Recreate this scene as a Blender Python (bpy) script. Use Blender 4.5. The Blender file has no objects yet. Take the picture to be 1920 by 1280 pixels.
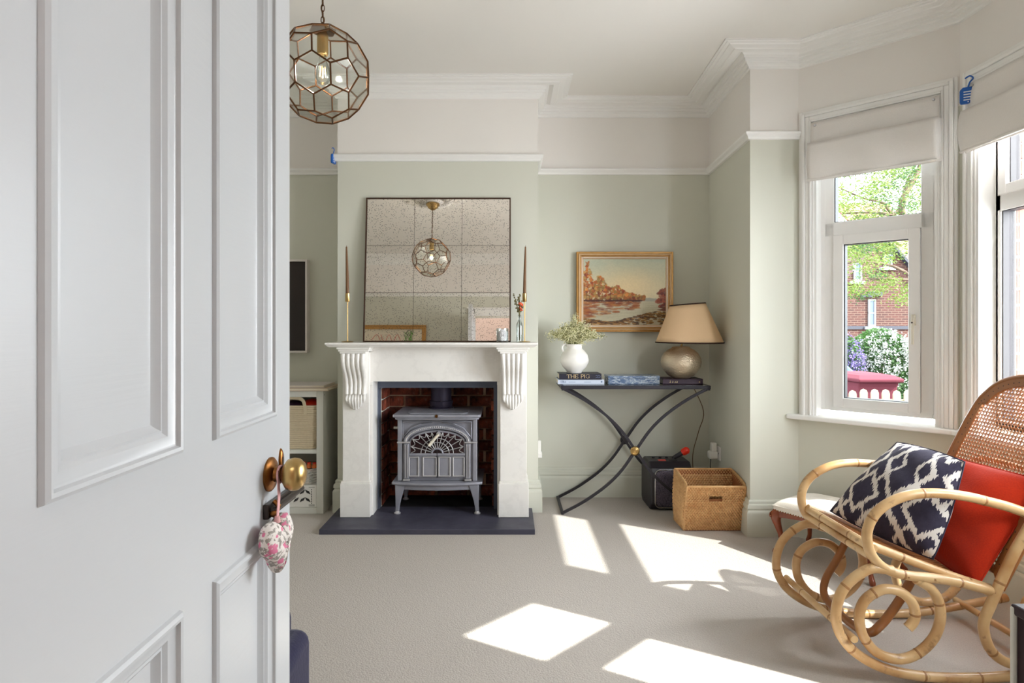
import bpy, math, random
import numpy as np
from mathutils import Matrix, Vector
R = math.radians
CEIL_Z = 2.765
random.seed(7)
sc = bpy.context.scene
COL = sc.collection

# ------------------------------------------------------------------ camera
cam_d = bpy.data.cameras.new('camera')
cam = bpy.data.objects.new('camera', cam_d); COL.objects.link(cam)
cam.location = (0, 0, 1.2); cam.rotation_euler = (R(90), 0, 0)
cam_d.sensor_width = 36.0; cam_d.lens = 1145.0 / 1920.0 * 36.0
cam_d.shift_x = 7.0 / 1920.0; cam_d.shift_y = -27.0 / 1920.0
cam_d.clip_start = 0.02; cam_d.clip_end = 300
sc.camera = cam

# ------------------------------------------------------------------ sky, sun, exposure
wd = bpy.data.worlds.new('sky'); sc.world = wd; wd.use_nodes = True
bg = wd.node_tree.nodes['Background']
bg.inputs[0].default_value = (0.86, 0.93, 1.0, 1); bg.inputs[1].default_value = 5.2
sun_d = bpy.data.lights.new('sun', 'SUN'); sun_d.energy = 11.0; sun_d.angle = R(0.6); sun_d.color = (1.0, 0.97, 0.92)
sun = bpy.data.objects.new('sun', sun_d); COL.objects.link(sun)
EL = math.atan(0.905)
sun_dir = Vector((-0.867 * math.cos(EL), 0.4985 * math.cos(EL), -math.sin(EL)))
sun.rotation_euler = sun_dir.to_track_quat('-Z', 'Y').to_euler()
sun.location = (6, -3, 7)

def portal(loc, rot, sx, sy):
    d = bpy.data.lights.new('window_portal', 'AREA'); d.shape = 'RECTANGLE'; d.size = sx; d.size_y = sy
    d.cycles.is_portal = True
    o = bpy.data.objects.new('window_portal', d); COL.objects.link(o); o.location = loc; o.rotation_euler = rot
portal((2.60, 2.33, 1.50), (R(90), 0, R(90)), 1.25, 1.75)
portal((2.30, 3.62, 1.50), (R(90), 0, R(135)), 0.80, 1.75)
portal((2.30, 1.04, 1.50), (R(90), 0, R(45)), 0.80, 1.75)

def daylight(loc, rot, sx, sy, watts, col):
    d = bpy.data.lights.new('window_daylight', 'AREA'); d.shape = 'RECTANGLE'; d.size = sx; d.size_y = sy; d.energy = watts; d.color = col
    o = bpy.data.objects.new('window_daylight', d); COL.objects.link(o); o.location = loc; o.rotation_euler = rot
daylight((2.85, 2.33, 1.55), (R(90), 0, R(90)), 1.5, 1.8, 92, (0.97, 0.967, 1.0))       # added area lamp outside the front bay window, boosts the daylight indoors
daylight((2.40, 0.92, 1.50), (R(90), 0, R(45)), 0.70, 1.6, 24, (0.97, 0.967, 1.0))       # added area lamp past the near bay window, on top of the sky
daylight((0.0, -0.45, CEIL_Z - 0.03), (0, 0, 0), 0.9, 0.7, 5, (1.0, 0.97, 0.94))         # added lamp in the unseen hall, fills the room from behind the camera

vs = sc.view_settings
vs.view_transform = 'Standard'; vs.look = 'None'; vs.gamma = 1.0; vs.exposure = 1.15
try: vs.use_curve_mapping = False
except Exception: pass
try:
    sc.cycles.max_bounces = 14; sc.cycles.diffuse_bounces = 8; sc.cycles.glossy_bounces = 6
    sc.cycles.transmission_bounces = 8; sc.cycles.transparent_max_bounces = 24
    sc.cycles.sample_clamp_indirect = 8.0; sc.cycles.use_denoising = True
    sc.cycles.caustics_reflective = False; sc.cycles.caustics_refractive = False
except Exception: pass

# ------------------------------------------------------------------ materials
def lin(c):
    c = c / 255.0
    return c / 12.92 if c <= 0.04045 else ((c + 0.055) / 1.055) ** 2.4
def S(r, g, b): return (lin(r), lin(g), lin(b), 1.0)
class NT:
    def __init__(s, name):
        s.m = bpy.data.materials.new(name); s.m.use_nodes = True
        s.t = s.m.node_tree; s.b = s.t.nodes['Principled BSDF']; s.out = s.t.nodes['Material Output']
    def n(s, typ, **kw):
        nd = s.t.nodes.new('ShaderNode' + typ)
        for k, v in kw.items():
            if k.startswith('i_'):
                key = k[2:]
                nd.inputs[int(key) if key.isdigit() else key.replace('_', ' ')].default_value = v
            else: setattr(nd, k, v)
        return nd
    def l(s, a, b): s.t.links.new(a, b)
    def math(s, op, a, b=None, c=None):
        nd = s.n('Math', operation=op)
        for i, v in enumerate((a, b, c)):
            if v is None: continue
            if isinstance(v, (int, float)): nd.inputs[i].default_value = v
            else: s.l(v, nd.inputs[i])
        return nd.outputs[0]
    def mix(s, f, a, b):
        nd = s.n('Mix', data_type='RGBA')
        for sock, v in ((nd.inputs[0], f), (nd.inputs[6], a), (nd.inputs[7], b)):
            if isinstance(v, (int, float, tuple)): sock.default_value = v
            else: s.l(v, sock)
        return nd.outputs[2]
    def coord(s, which='Object'):
        return s.n('TexCoord').outputs[which]
    def noise(s, scale, detail=3, vec=None, rough=0.5):
        nd = s.n('TexNoise'); nd.inputs['Scale'].default_value = scale; nd.inputs['Detail'].default_value = detail
        nd.inputs['Roughness'].default_value = rough
        s.l(vec if vec is not None else s.coord(), nd.inputs['Vector'])
        return nd.outputs['Fac']
    def ramp(s, fac, stops):
        nd = s.n('ValToRGB'); e = nd.color_ramp.elements
        while len(e) < len(stops): e.new(0.5)
        for el, (p, c) in zip(e, stops): el.position = p; el.color = c
        s.l(fac, nd.inputs[0]); return nd.outputs[0]
    def scale(s, vec, sv):
        nd = s.n('Mapping'); s.l(vec, nd.inputs[0]); nd.inputs['Scale'].default_value = sv; return nd.outputs[0]
    def bump(s, h, strength=0.3, dist=0.01):
        nd = s.n('Bump'); nd.inputs['Strength'].default_value = strength; nd.inputs['Distance'].default_value = dist
        s.l(h, nd.inputs['Height']); s.l(nd.outputs[0], s.b.inputs['Normal'])
    def set(s, col=None, rough=0.5, metal=0.0, spec=0.5):
        if col is not None:
            if isinstance(col, tuple): s.b.inputs['Base Color'].default_value = col
            else: s.l(col, s.b.inputs['Base Color'])
        if isinstance(rough, (int, float)): s.b.inputs['Roughness'].default_value = rough
        else: s.l(rough, s.b.inputs['Roughness'])
        s.b.inputs['Metallic'].default_value = metal
        s.b.inputs['Specular IOR Level'].default_value = spec
        return s
M = {}
def simple(name, col, rough=0.5, metal=0.0, spec=0.5, var=0.06, vscale=12.0, bump=0.0, bscale=60.0, bdist=0.004):
    """solid colour with slight procedural mottling and optional fine relief"""
    t = NT(name)
    f = t.noise(vscale, 4)
    a = tuple(max(0, c * (1 - var)) for c in col[:3]) + (1,)
    b = tuple(min(1, c * (1 + var)) for c in col[:3]) + (1,)
    t.set(t.mix(f, a, b), rough, metal, spec)
    if bump: t.bump(t.noise(bscale, 3), bump, bdist)
    M[name] = t.m
    return t

# walls: sage paint below the picture rail, warm white above it
t = NT('wall_paint')
geo = t.n('NewGeometry'); sep = t.n('SeparateXYZ'); t.l(geo.outputs['Position'], sep.inputs[0])
up = t.math('GREATER_THAN', sep.outputs[2], 2.28)
mot = t.noise(2.2, 3)
sage = t.mix(mot, S(205, 205, 193), S(211, 211, 199)); wht = t.mix(mot, S(229, 225, 221), S(234, 230, 226))
t.set(t.mix(up, sage, wht), 0.75, 0, 0.25); t.bump(t.noise(240, 2), 0.05, 0.002); M['wall'] = t.m
simple('ceiling_paint', S(231, 228, 224), 0.8, spec=0.2, var=0.01, vscale=2)
simple('trim_white', S(236, 235, 233), 0.42, var=0.012, vscale=3)
simple('trim_sage', S(205, 206, 194), 0.5, var=0.012, vscale=3)
simple('hall_pink', S(166, 146, 136), 0.8, var=0.03)
t = simple('door_paint', S(193, 195, 198), 0.30, var=0.015, vscale=3)
brush = t.noise(1.0, 4, t.scale(t.coord(), (30, 6, 160))); t.bump(brush, 0.06, 0.003)
simple('upvc', S(234, 232, 230), 0.28, var=0.01)
simple('gasket', S(28, 24, 30), 0.5)
simple('plastic_white', S(238, 236, 232), 0.35, var=0.01)

t = NT('carpet')
co = t.coord('Object')
v1 = t.n('TexVoronoi'); v1.inputs['Scale'].default_value = 150; t.l(co, v1.inputs[0])
h = t.math('ADD', t.math('MULTIPLY', t.noise(90, 3), 0.6), t.math('SUBTRACT', 1.0, v1.outputs['Distance']))
fine = t.noise(220, 3); big = t.noise(1.6, 3)
c1 = t.mix(fine, S(164, 157, 151), S(200, 193, 186))
c2 = t.mix(t.math('MULTIPLY', big, 0.25), c1, S(184, 175, 165))
t.set(c2, 0.95, 0, 0.1); t.bump(h, 0.35, 0.005); M['carpet'] = t.m

def marble(name, a, b, scale=4, rough=0.35):
    t = NT(name); f = t.noise(scale, 6, None, 0.65)
    r = t.ramp(f, [(0.0, a), (0.46, a), (0.5, b), (0.54, a), (1.0, a)])
    t.set(r, rough); M[name] = t.m; return t
marble('surround_marble', S(236, 233, 229), S(231, 228, 224), 3)
t = NT('slate'); f = t.noise(5, 6); t.set(t.mix(f, S(46, 46, 58), S(78, 76, 92)), t.math('ADD', t.math('MULTIPLY', t.noise(14, 4), 0.3), 0.35)); t.bump(t.noise(40, 4), 0.12, 0.004); M['slate'] = t.m
t = NT('slate_slip'); t.set(t.mix(t.noise(7, 5), S(72, 80, 98), S(98, 104, 120)), 0.5); M['slate_slip'] = t.m
t = NT('fire_brick'); oi = t.n('ObjectInfo')
f = t.noise(14, 6, None, 0.7); base = t.mix(oi.outputs['Random'], S(112, 44, 30), S(182, 88, 56))
soot = t.ramp(f, [(0.36, S(30, 17, 16)), (0.60, (1, 1, 1, 1))])
mm = t.n('Mix', data_type='RGBA', blend_type='MULTIPLY'); mm.inputs[0].default_value = 0.85; t.l(base, mm.inputs[6]); t.l(soot, mm.inputs[7])
pale = t.ramp(t.noise(34, 4), [(0.58, (0, 0, 0, 1)), (0.72, (1, 1, 1, 1))])
t.set(t.mix(t.math('MULTIPLY', pale, 0.45), mm.outputs[2], S(190, 150, 130)), 0.75); t.bump(f, 0.5, 0.01); M['fire_brick'] = t.m
t = NT('mortar'); t.set(t.mix(t.noise(10, 5), S(180, 138, 104), S(240, 220, 196)), 0.9); M['mortar'] = t.m
simple('soot_floor', S(24, 20, 22), 0.8, var=0.3)
t = NT('house_brick_near'); oi = t.n('ObjectInfo')
t.set(t.mix(t.noise(18, 5), t.mix(oi.outputs['Random'], S(118, 64, 48), S(140, 84, 66)), S(108, 60, 46)), 0.9); t.bump(t.noise(60, 4), 0.3, 0.004); M['house_brick_near'] = t.m
simple('lime_mortar', S(176, 166, 152), 0.9, var=0.1)

# stove iron
t = NT('stove_iron'); f = t.noise(9, 5)
t.set(t.mix(f, S(130, 131, 142), S(174, 174, 184)), 0.42, 0.35); t.bump(t.noise(160, 3), 0.15, 0.002); M['stove_iron'] = t.m
simple('stove_iron_pale', S(190, 188, 190), 0.4, 0.5)  # paler iron for the raised ribs, beads and frames
t = NT('stove_glass'); t.set(t.mix(t.noise(12, 3), S(26, 14, 24), S(58, 34, 34)), 0.12); M['stove_glass'] = t.m
simple('flue', S(62, 56, 74), 0.5, 0.4)
simple('handle_bone', S(214, 206, 190), 0.4)

def wood(name, a, b, scale=(3, 40, 40), rough=0.45):
    t = NT(name); f = t.noise(1.0, 5, t.scale(t.coord(), scale)); t.set(t.mix(f, a, b), rough); M[name] = t.m; return t
wood('mahogany', S(92, 38, 20), S(158, 82, 48), (6, 40, 14), 0.3)
wood('dark_wood', S(26, 8, 14), S(46, 14, 22), rough=0.6)
t = NT('bamboo'); f = t.ramp(t.noise(7, 4), [(.3, (0, 0, 0, 1)), (.7, (1, 1, 1, 1))]); g = t.noise(30, 4)
b1 = t.mix(f, S(178, 132, 82), S(222, 190, 142))
spots = t.ramp(g, [(0.62, (0, 0, 0, 1)), (0.74, (1, 1, 1, 1))])
t.set(t.mix(t.math('MULTIPLY', spots, 0.6), b1, S(112, 70, 40)), 0.3); M['bamboo'] = t.m
t = NT('bamboo_brown'); t.set(t.mix(t.noise(10, 4), S(120, 70, 34), S(170, 112, 62)), 0.32); M['bamboo_brown'] = t.m
simple('bamboo_node', S(158, 114, 70), 0.4, var=0.25, vscale=60)
simple('cane', S(176, 116, 66), 0.45, var=0.15, vscale=40)
simple('brass', S(192, 160, 104), 0.28, 1.0, var=0.12, vscale=20)
simple('brass_aged', S(140, 92, 48), 0.35, 1.0, var=0.25, vscale=30)
simple('lamp_bronze', S(96, 64, 40), 0.4, 0.9, var=0.2)
simple('iron_black', S(52, 50, 56), 0.45, 0.6, var=0.1)
simple('chrome', S(190, 190, 192), 0.2, 1.0)
simple('dark_steel', S(70, 62, 58), 0.35, 0.8, var=0.2)

def glass(name, tint=(1, 1, 1, 1), gloss=0.06, rough=0.0, fres=0.6):
    t = NT(name); t.t.nodes.remove(t.b)
    tr = t.n('BsdfTransparent'); tr.inputs[0].default_value = tint
    gl = t.n('BsdfGlossy'); gl.inputs['Roughness'].default_value = rough
    lw = t.n('LayerWeight'); lw.inputs[0].default_value = 0.25
    mx = t.n('MixShader'); t.l(t.math('ADD', t.math('MULTIPLY', lw.outputs['Fresnel'], fres), gloss * 0.5), mx.inputs[0])
    t.l(tr.outputs[0], mx.inputs[1]); t.l(gl.outputs[0], mx.inputs[2]); t.l(mx.outputs[0], t.out.inputs[0]); M[name] = t.m
glass('pane_glass', (0.97, 0.985, 0.98, 1), 0.02)
glass('lamp_glass', (0.975, 0.98, 0.965, 1), 0.01, 0.06, 0.3)
glass('bottle_glass', (0.93, 0.955, 0.955, 1), 0.14)
glass('table_glass', (0.86, 0.90, 0.88, 1), 0.7)
t = NT('filament'); t.set((1, 0.6, 0.25, 1), 0.5); t.b.inputs['Emission Color'].default_value = (1, 0.55, 0.2, 1); t.b.inputs['Emission Strength'].default_value = 1.2; M['filament'] = t.m

# foxed mirror plate
t = NT('foxed_mirror'); t.t.nodes.remove(t.b)
gl = t.n('BsdfGlossy'); gl.inputs['Roughness'].default_value = 0.015; gl.inputs[0].default_value = (1.0, 0.95, 0.89, 1)
df = t.n('BsdfDiffuse'); df.inputs[0].default_value = S(92, 80, 68)
v = t.n('TexVoronoi'); v.inputs['Scale'].default_value = 110; t.l(t.coord(), v.inputs[0])
keep = t.math('GREATER_THAN', t.noise(26, 3), 0.42)
big = t.math('LESS_THAN', v.outputs['Distance'], 0.30)
fz = t.math('MULTIPLY', keep, big)
sp = t.math('ADD', t.math('MULTIPLY', fz, 0.55), t.math('MULTIPLY', t.noise(6, 4), 0.10))
mx = t.n('MixShader'); t.l(sp, mx.inputs[0]); t.l(gl.outputs[0], mx.inputs[1]); t.l(df.outputs[0], mx.inputs[2]); t.l(mx.outputs[0], t.out.inputs[0]); M['foxed_mirror'] = t.m
simple('mirror_frame', S(74, 50, 38), 0.4, 0.5)

def fabric(name, a, b, scale=300, rough=0.9, sheen=0.0, bump=0.25, big=6):
    t = NT(name); f = t.noise(scale, 2); g = t.noise(big, 3)
    t.set(t.mix(t.math('ADD', t.math('MULTIPLY', f, 0.6), t.math('MULTIPLY', g, 0.4)), a, b), rough, 0, 0.2)
    t.b.inputs['Sheen Weight'].default_value = sheen; t.bump(f, bump, 0.003); M[name] = t.m; return t
fabric('blind_linen', S(220, 215, 211), S(230, 226, 222), 200)
fabric('red_velvet', S(150, 26, 8), S(206, 54, 14), 220, 1.0, 0.25)
fabric('navy_velvet', S(16, 15, 42), S(36, 34, 72), 120, 0.8, 0.2)
fabric('stool_linen', S(214, 206, 196), S(236, 230, 220), 200)
fabric('shade_fabric', S(222, 188, 148), S(232, 200, 162), 260)
fabric('shade_trim', S(46, 30, 26), S(60, 42, 36))
fabric('ribbon_pink', S(206, 150, 152), S(226, 178, 176), 90)
fabric('basket_cream', S(206, 190, 162), S(226, 212, 186), 60, bump=0.5)
simple('candle_brown', S(114, 78, 46), 0.55, var=0.05)
simple('ceramic_white', S(240, 237, 232), 0.3, var=0.01)
simple('frame_white', S(214, 206, 202), 0.5)
simple('gilt', S(188, 140, 78), 0.42, 0.55, var=0.25, vscale=30)
simple('gilt_pale', S(206, 172, 130), 0.5, 0.3, var=0.15, vscale=30)
simple('linen_slip', S(224, 204, 184), 0.7)
simple('cord_brown', S(96, 66, 36), 0.6)
simple('red_plastic', S(222, 44, 20), 0.3)
simple('black_plastic', S(40, 36, 42), 0.4, var=0.1)
t = NT('speaker_mesh'); v = t.n('TexVoronoi'); v.inputs['Scale'].default_value = 160; t.l(t.coord(), v.inputs[0])
t.set(t.mix(v.outputs['Distance'], S(112, 106, 122), S(52, 44, 60)), 0.45, 0.3); t.bump(v.outputs['Distance'], 0.4, 0.003); M['speaker_mesh'] = t.m
simple('blue_plastic', S(22, 92, 178), 0.35)
simple('book_navy', S(28, 26, 44), 0.45)
simple('book_pale', S(206, 214, 230), 0.5, var=0.02)
simple('book_purple', S(58, 28, 52), 0.45)
simple('book_tan', S(188, 166, 140), 0.6)
simple('paper', S(226, 216, 198), 0.8, var=0.06, vscale=80)
simple('gold_print', S(214, 190, 146), 0.4, 0.2)
simple('blue_print', S(110, 126, 160), 0.6)
simple('white_print', S(236, 236, 238), 0.6)
t = NT('box_marble'); f = t.noise(1.0, 6, t.scale(t.coord(), (5, 7, 24)), .7)
t.set(t.ramp(f, [(0.0, S(96, 114, 142)), (.40, S(78, 98, 130)), (.455, S(104, 122, 150)), (.475, S(204, 212, 220)), (.50, S(104, 122, 150)), (.56, S(90, 108, 138)), (.60, S(176, 188, 200)), (.625, S(96, 114, 142)), (1.0, S(120, 136, 160))]), .25); M['box_marble'] = t.m
t = NT('hammered_silver'); v = t.n('TexVoronoi'); v.inputs['Scale'].default_value = 1.0
t.l(t.scale(t.coord(), (90, 90, 170)), v.inputs[0])
t.set(t.mix(t.noise(12, 3), S(206, 186, 158), S(236, 222, 200)), 0.36, 0.85); t.bump(v.outputs['Distance'], 0.5, 0.006); M['hammered_silver'] = t.m
t = NT('rattan'); wv = t.n('TexWave', bands_direction='Z'); wv.inputs['Scale'].default_value = 30; wv.inputs['Distortion'].default_value = 3; t.l(t.coord(), wv.inputs[0])
oi = t.n('ObjectInfo')
t.set(t.mix(t.noise(34, 4), S(176, 122, 70), S(236, 196, 140)), 0.5); t.bump(t.noise(90, 3), 0.4, 0.003); M['rattan'] = t.m
simple('rattan_dark', S(150, 92, 52), 0.6, var=0.3, vscale=60)
simple('straw', S(232, 228, 188), 0.8, var=0.2, vscale=50)
simple('straw_green', S(150, 152, 100), 0.8, var=0.2)
simple('dry_olive', S(112, 104, 66), 0.8, var=0.3, vscale=60)
simple('flower_orange', S(214, 96, 60), 0.7, var=0.2, vscale=60)
simple('shelf_white', S(222, 222, 216), 0.5, var=0.01)
simple('shelf_side', S(206, 204, 194), 0.5, var=0.02)
simple('orange_jar', S(206, 104, 42), 0.25, var=0.5, vscale=40)
t = NT('dark_canvas'); g = t.noise(3, 4); t.set(t.mix(g, S(8, 4, 4), S(46, 22, 12)), 0.5); M['dark_canvas'] = t.m

# outdoors
simple('pavement', S(92, 90, 86), 0.9, var=0.1, vscale=6)
t = NT('far_brick'); bk = t.n('TexBrick'); bk.inputs['Scale'].default_value = 1.0
bk.inputs['Brick Width'].default_value = 0.30; bk.inputs['Row Height'].default_value = 0.10; bk.inputs['Mortar Size'].default_value = 0.014
bk.inputs['Color1'].default_value = S(66, 30, 22); bk.inputs['Color2'].default_value = S(50, 23, 18); bk.inputs['Mortar'].default_value = S(86, 66, 56)
sp3 = t.n('SeparateXYZ'); t.l(t.coord(), sp3.inputs[0]); cb = t.n('CombineXYZ'); t.l(sp3.outputs[0], cb.inputs[0]); t.l(sp3.outputs[2], cb.inputs[1])
t.l(cb.outputs[0], bk.inputs[0]); t.set(bk.outputs['Color'], 0.9); M['far_brick'] = t.m
simple('roof_tile', S(116, 78, 64), 0.9, var=0.2, vscale=8)
simple('house_white', S(120, 122, 126), 0.6)
simple('house_glass', S(70, 84, 96), 0.1)
simple('bargeboard', S(38, 38, 48), 0.6)
simple('fence_cream', S(136, 124, 102), 0.8, var=0.12, vscale=20)
simple('bin_maroon', S(84, 40, 48), 0.9, spec=0.1, var=0.06)
simple('car_blue', S(56, 82, 108), 0.25, 0.3)
def leafmat(name, a, b, tr=0.4):
    t = NT(name); t.set(t.mix(t.noise(3.0, 3), a, b), 0.6)
    tl = t.n('BsdfTranslucent'); t.l(t.mix(t.noise(3.0, 3), a, b), tl.inputs[0])
    mx = t.n('MixShader'); mx.inputs[0].default_value = tr
    t.l(t.b.outputs[0], mx.inputs[1]); t.l(tl.outputs[0], mx.inputs[2]); t.l(mx.outputs[0], t.out.inputs[0]); M[name] = t.m
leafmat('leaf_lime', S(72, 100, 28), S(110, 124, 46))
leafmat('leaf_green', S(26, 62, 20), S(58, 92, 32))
leafmat('petal_white', S(128, 132, 126), S(150, 150, 146), 0.3)
leafmat('petal_lilac', S(74, 62, 108), S(100, 86, 130), 0.3)
simple('bark', S(92, 74, 60), 0.9, var=0.2)

# ------------------------------------------------------------------ mesh builder
class MB:
    def __init__(s, T=None):
        s.V = []; s.F = []; s.UV = None; s.T = T or Matrix.Identity(4)
    def add(s, vs, fs):
        o = len(s.V); s.V += [tuple(v) for v in vs]; s.F += [tuple(i + o for i in f) for f in fs]; return s
    def box(s, x0, x1, y0, y1, z0, z1):
        v = [(x, y, z) for z in (z0, z1) for y in (y0, y1) for x in (x0, x1)]
        return s.add(v, [(0, 2, 3, 1), (4, 5, 7, 6), (0, 1, 5, 4), (2, 6, 7, 3), (0, 4, 6, 2), (1, 3, 7, 5)])
    def prism(s, poly, z0, z1):
        n = len(poly); v = [(x, y, z0) for x, y in poly] + [(x, y, z1) for x, y in poly]
        f = [tuple(range(n - 1, -1, -1)), tuple(range(n, 2 * n))] + [(i, (i + 1) % n, n + (i + 1) % n, n + i) for i in range(n)]
        return s.add(v, f)
    def prism_y(s, poly, y0, y1):
        """poly in x,z extruded along y"""
        n = len(poly); v = [(x, y0, z) for x, z in poly] + [(x, y1, z) for x, z in poly]
        f = [tuple(range(n)), tuple(range(2 * n - 1, n - 1, -1))] + [(i + n, (i + 1) % n + n, (i + 1) % n, i) for i in range(n)]
        return s.add(v, f)
    def prism_x(s, poly, x0, x1):
        n = len(poly); v = [(x0, y, z) for y, z in poly] + [(x1, y, z) for y, z in poly]
        f = [tuple(range(n - 1, -1, -1)), tuple(range(n, 2 * n))] + [(i, (i + 1) % n, n + (i + 1) % n, n + i) for i in range(n)]
        return s.add(v, f)
    def ring(s, p, u, w, r, n):
        return [tuple(p + u * (r * math.cos(2 * math.pi * k / n)) + w * (r * math.sin(2 * math.pi * k / n))) for k in range(n)]
    def tube(s, pts, r, n=10, closed=False, caps=True):
        P = [Vector(p) for p in pts]; m = len(P); rr = r if callable(r) else (lambda i: r if not isinstance(r, (list, tuple)) else r[i])
        up = None; vs = []
        for i in range(m):
            if closed: tg = P[(i + 1) % m] - P[i - 1]
            else: tg = P[min(i + 1, m - 1)] - P[max(i - 1, 0)]
            if tg.length < 1e-9: tg = Vector((0, 0, 1))
            tg.normalize()
            if up is None:
                up = Vector((0, 0, 1)) if abs(tg.z) < 0.9 else Vector((0, 1, 0))
            u = up - tg * up.dot(tg)
            if u.length < 1e-6: u = tg.orthogonal()
            u.normalize(); up = u; w = tg.cross(u)
            vs += s.ring(P[i], u, w, rr(i), n)
        fs = []
        for i in range(m if closed else m - 1):
            a = i * n; b = ((i + 1) % m) * n
            for k in range(n): fs.append((a + k, a + (k + 1) % n, b + (k + 1) % n, b + k))
        if caps and not closed:
            fs.append(tuple(range(n - 1, -1, -1))); fs.append(tuple((m - 1) * n + k for k in range(n)))
        return s.add(vs, fs)
    def rectsweep(s, pts, wid, thk, side):
        """flat bar: width along 'side', thickness in the plane of the path"""
        P = [Vector(p) for p in pts]; sd = Vector(side).normalized(); vs = []; fs = []
        for i in range(len(P)):
            tg = (P[min(i + 1, len(P) - 1)] - P[max(i - 1, 0)]).normalized(); nn = tg.cross(sd).normalized()
            for a, b in ((-1, -1), (1, -1), (1, 1), (-1, 1)): vs.append(tuple(P[i] + sd * (a * wid / 2) + nn * (b * thk / 2)))
        for i in range(len(P) - 1):
            a = i * 4
            for k in range(4): fs.append((a + k, a + (k + 1) % 4, a + 4 + (k + 1) % 4, a + 4 + k))
        fs.append((3, 2, 1, 0)); e = (len(P) - 1) * 4; fs.append((e, e + 1, e + 2, e + 3))
        return s.add(vs, fs)
    def lathe(s, prof, c=(0, 0, 0), n=24, axis='z'):
        vs = []; fs = []; m = len(prof)
        for r, h in prof:
            for k in range(n):
                a = 2 * math.pi * k / n; x, y = r * math.cos(a), r * math.sin(a)
                v = {'z': (x, y, h), 'x': (h, x, y), 'y': (y, h, x)}[axis]
                vs.append((v[0] + c[0], v[1] + c[1], v[2] + c[2]))
        for i in range(m - 1):
            for k in range(n): fs.append((i * n + k, i * n + (k + 1) % n, (i + 1) * n + (k + 1) % n, (i + 1) * n + k))
        if prof[0][0] > 1e-6: fs.append(tuple(range(n - 1, -1, -1)))
        if prof[-1][0] > 1e-6: fs.append(tuple((m - 1) * n + k for k in range(n)))
        return s.add(vs, fs)
    def ball(s, c, r, n=10, m=6, sc=(1, 1, 1)):
        prof = [(max(1e-7, math.sin(math.pi * i / m)), -math.cos(math.pi * i / m)) for i in range(m + 1)]
        vs = []; fs = []
        for a, h in prof:
            for k in range(n):
                an = 2 * math.pi * k / n
                vs.append((c[0] + r * sc[0] * a * math.cos(an), c[1] + r * sc[1] * a * math.sin(an), c[2] + r * sc[2] * h))
        for i in range(m):
            for k in range(n): fs.append((i * n + k, i * n + (k + 1) % n, (i + 1) * n + (k + 1) % n, (i + 1) * n + k))
        return s.add(vs, fs)
    def grid(s, fn, nu, nv, closed_u=False):
        vs = [fn(i / nu, j / nv) for j in range(nv + 1) for i in range(nu + (0 if closed_u else 1))]
        w = nu if closed_u else nu + 1
        fs = [(j * w + i, j * w + (i + 1) % w, (j + 1) * w + (i + 1) % w, (j + 1) * w + i) for j in range(nv) for i in range(nu)]
        return s.add(vs, fs)
    def sweep_profile(s, path, prof, closed=False):
        """mitred moulding: path in plan (x,y) with the room on the left-hand normal side, prof = (offset into room, z)"""
        n = len(path); P = [Vector(p) for p in path]; vs = []; fs = []; k = len(prof)
        for i in range(n):
            a = P[i - 1] if (i > 0 or closed) else None; b = P[(i + 1) % n] if (i < n - 1 or closed) else None
            d1 = (P[i] - a).normalized() if a is not None else None; d2 = (b - P[i]).normalized() if b is not None else None
            n1 = Vector((-d1.y, d1.x)) if d1 is not None else None; n2 = Vector((-d2.y, d2.x)) if d2 is not None else None
            if n1 is None: mv = n2
            elif n2 is None: mv = n1
            else: mv = (n1 + n2) / (1 + n1.dot(n2))
            for o, z in prof: vs.append((P[i].x + mv.x * o, P[i].y + mv.y * o, z))
        for i in range(n if closed else n - 1):
            a = i * k; b = ((i + 1) % n) * k
            for j in range(k - 1): fs.append((a + j, b + j, b + j + 1, a + j + 1))
        if not closed:
            fs.append(tuple(range(k))); fs.append(tuple(range((n - 1) * k + k - 1, (n - 1) * k - 1, -1)))
        return s.add(vs, fs)
    def mesh(s, name):
        me = bpy.data.meshes.new(name)
        T = s.T; ident = T == Matrix.Identity(4)
        V = s.V if ident else [tuple(T @ Vector(v)) for v in s.V]
        me.from_pydata(V, [], s.F); me.update()
        return me
    def obj(s, name, mat, parent=None, smooth=None, bevel=0.0, seg=2, recalc=True):
        me = s.mesh(name)
        if recalc:
            import bmesh
            bm = bmesh.new(); bm.from_mesh(me); bmesh.ops.recalc_face_normals(bm, faces=bm.faces); bm.to_mesh(me); bm.free()
        me.materials.append(M[mat])
        if smooth is not None:
            me.polygons.foreach_set('use_smooth', [True] * len(me.polygons)); me.set_sharp_from_angle(angle=R(smooth))
        o = bpy.data.objects.new(name, me); COL.objects.link(o)
        if parent is not None:
            o.parent = parent
            if parent.type == 'EMPTY': o.matrix_parent_inverse = Matrix.Translation(-Vector(parent.location))
        if bevel:
            b = o.modifiers.new('bevel', 'BEVEL'); b.width = bevel; b.segments = seg; b.limit_method = 'ANGLE'; b.angle_limit = R(40)
        return o
def tag(o, label, cat, group=None):
    o['label'] = label; o['category'] = cat
    if group: o['group'] = group
    return o
def thing(name, label, cat, loc, group=None):
    o = bpy.data.objects.new(name, None); COL.objects.link(o); o.location = loc; o.empty_display_size = 0.05
    return tag(o, label, cat, group)
def struct(o, label=None):
    o['kind'] = 'structure'
    if label: o['label'] = label
    return o
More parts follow.
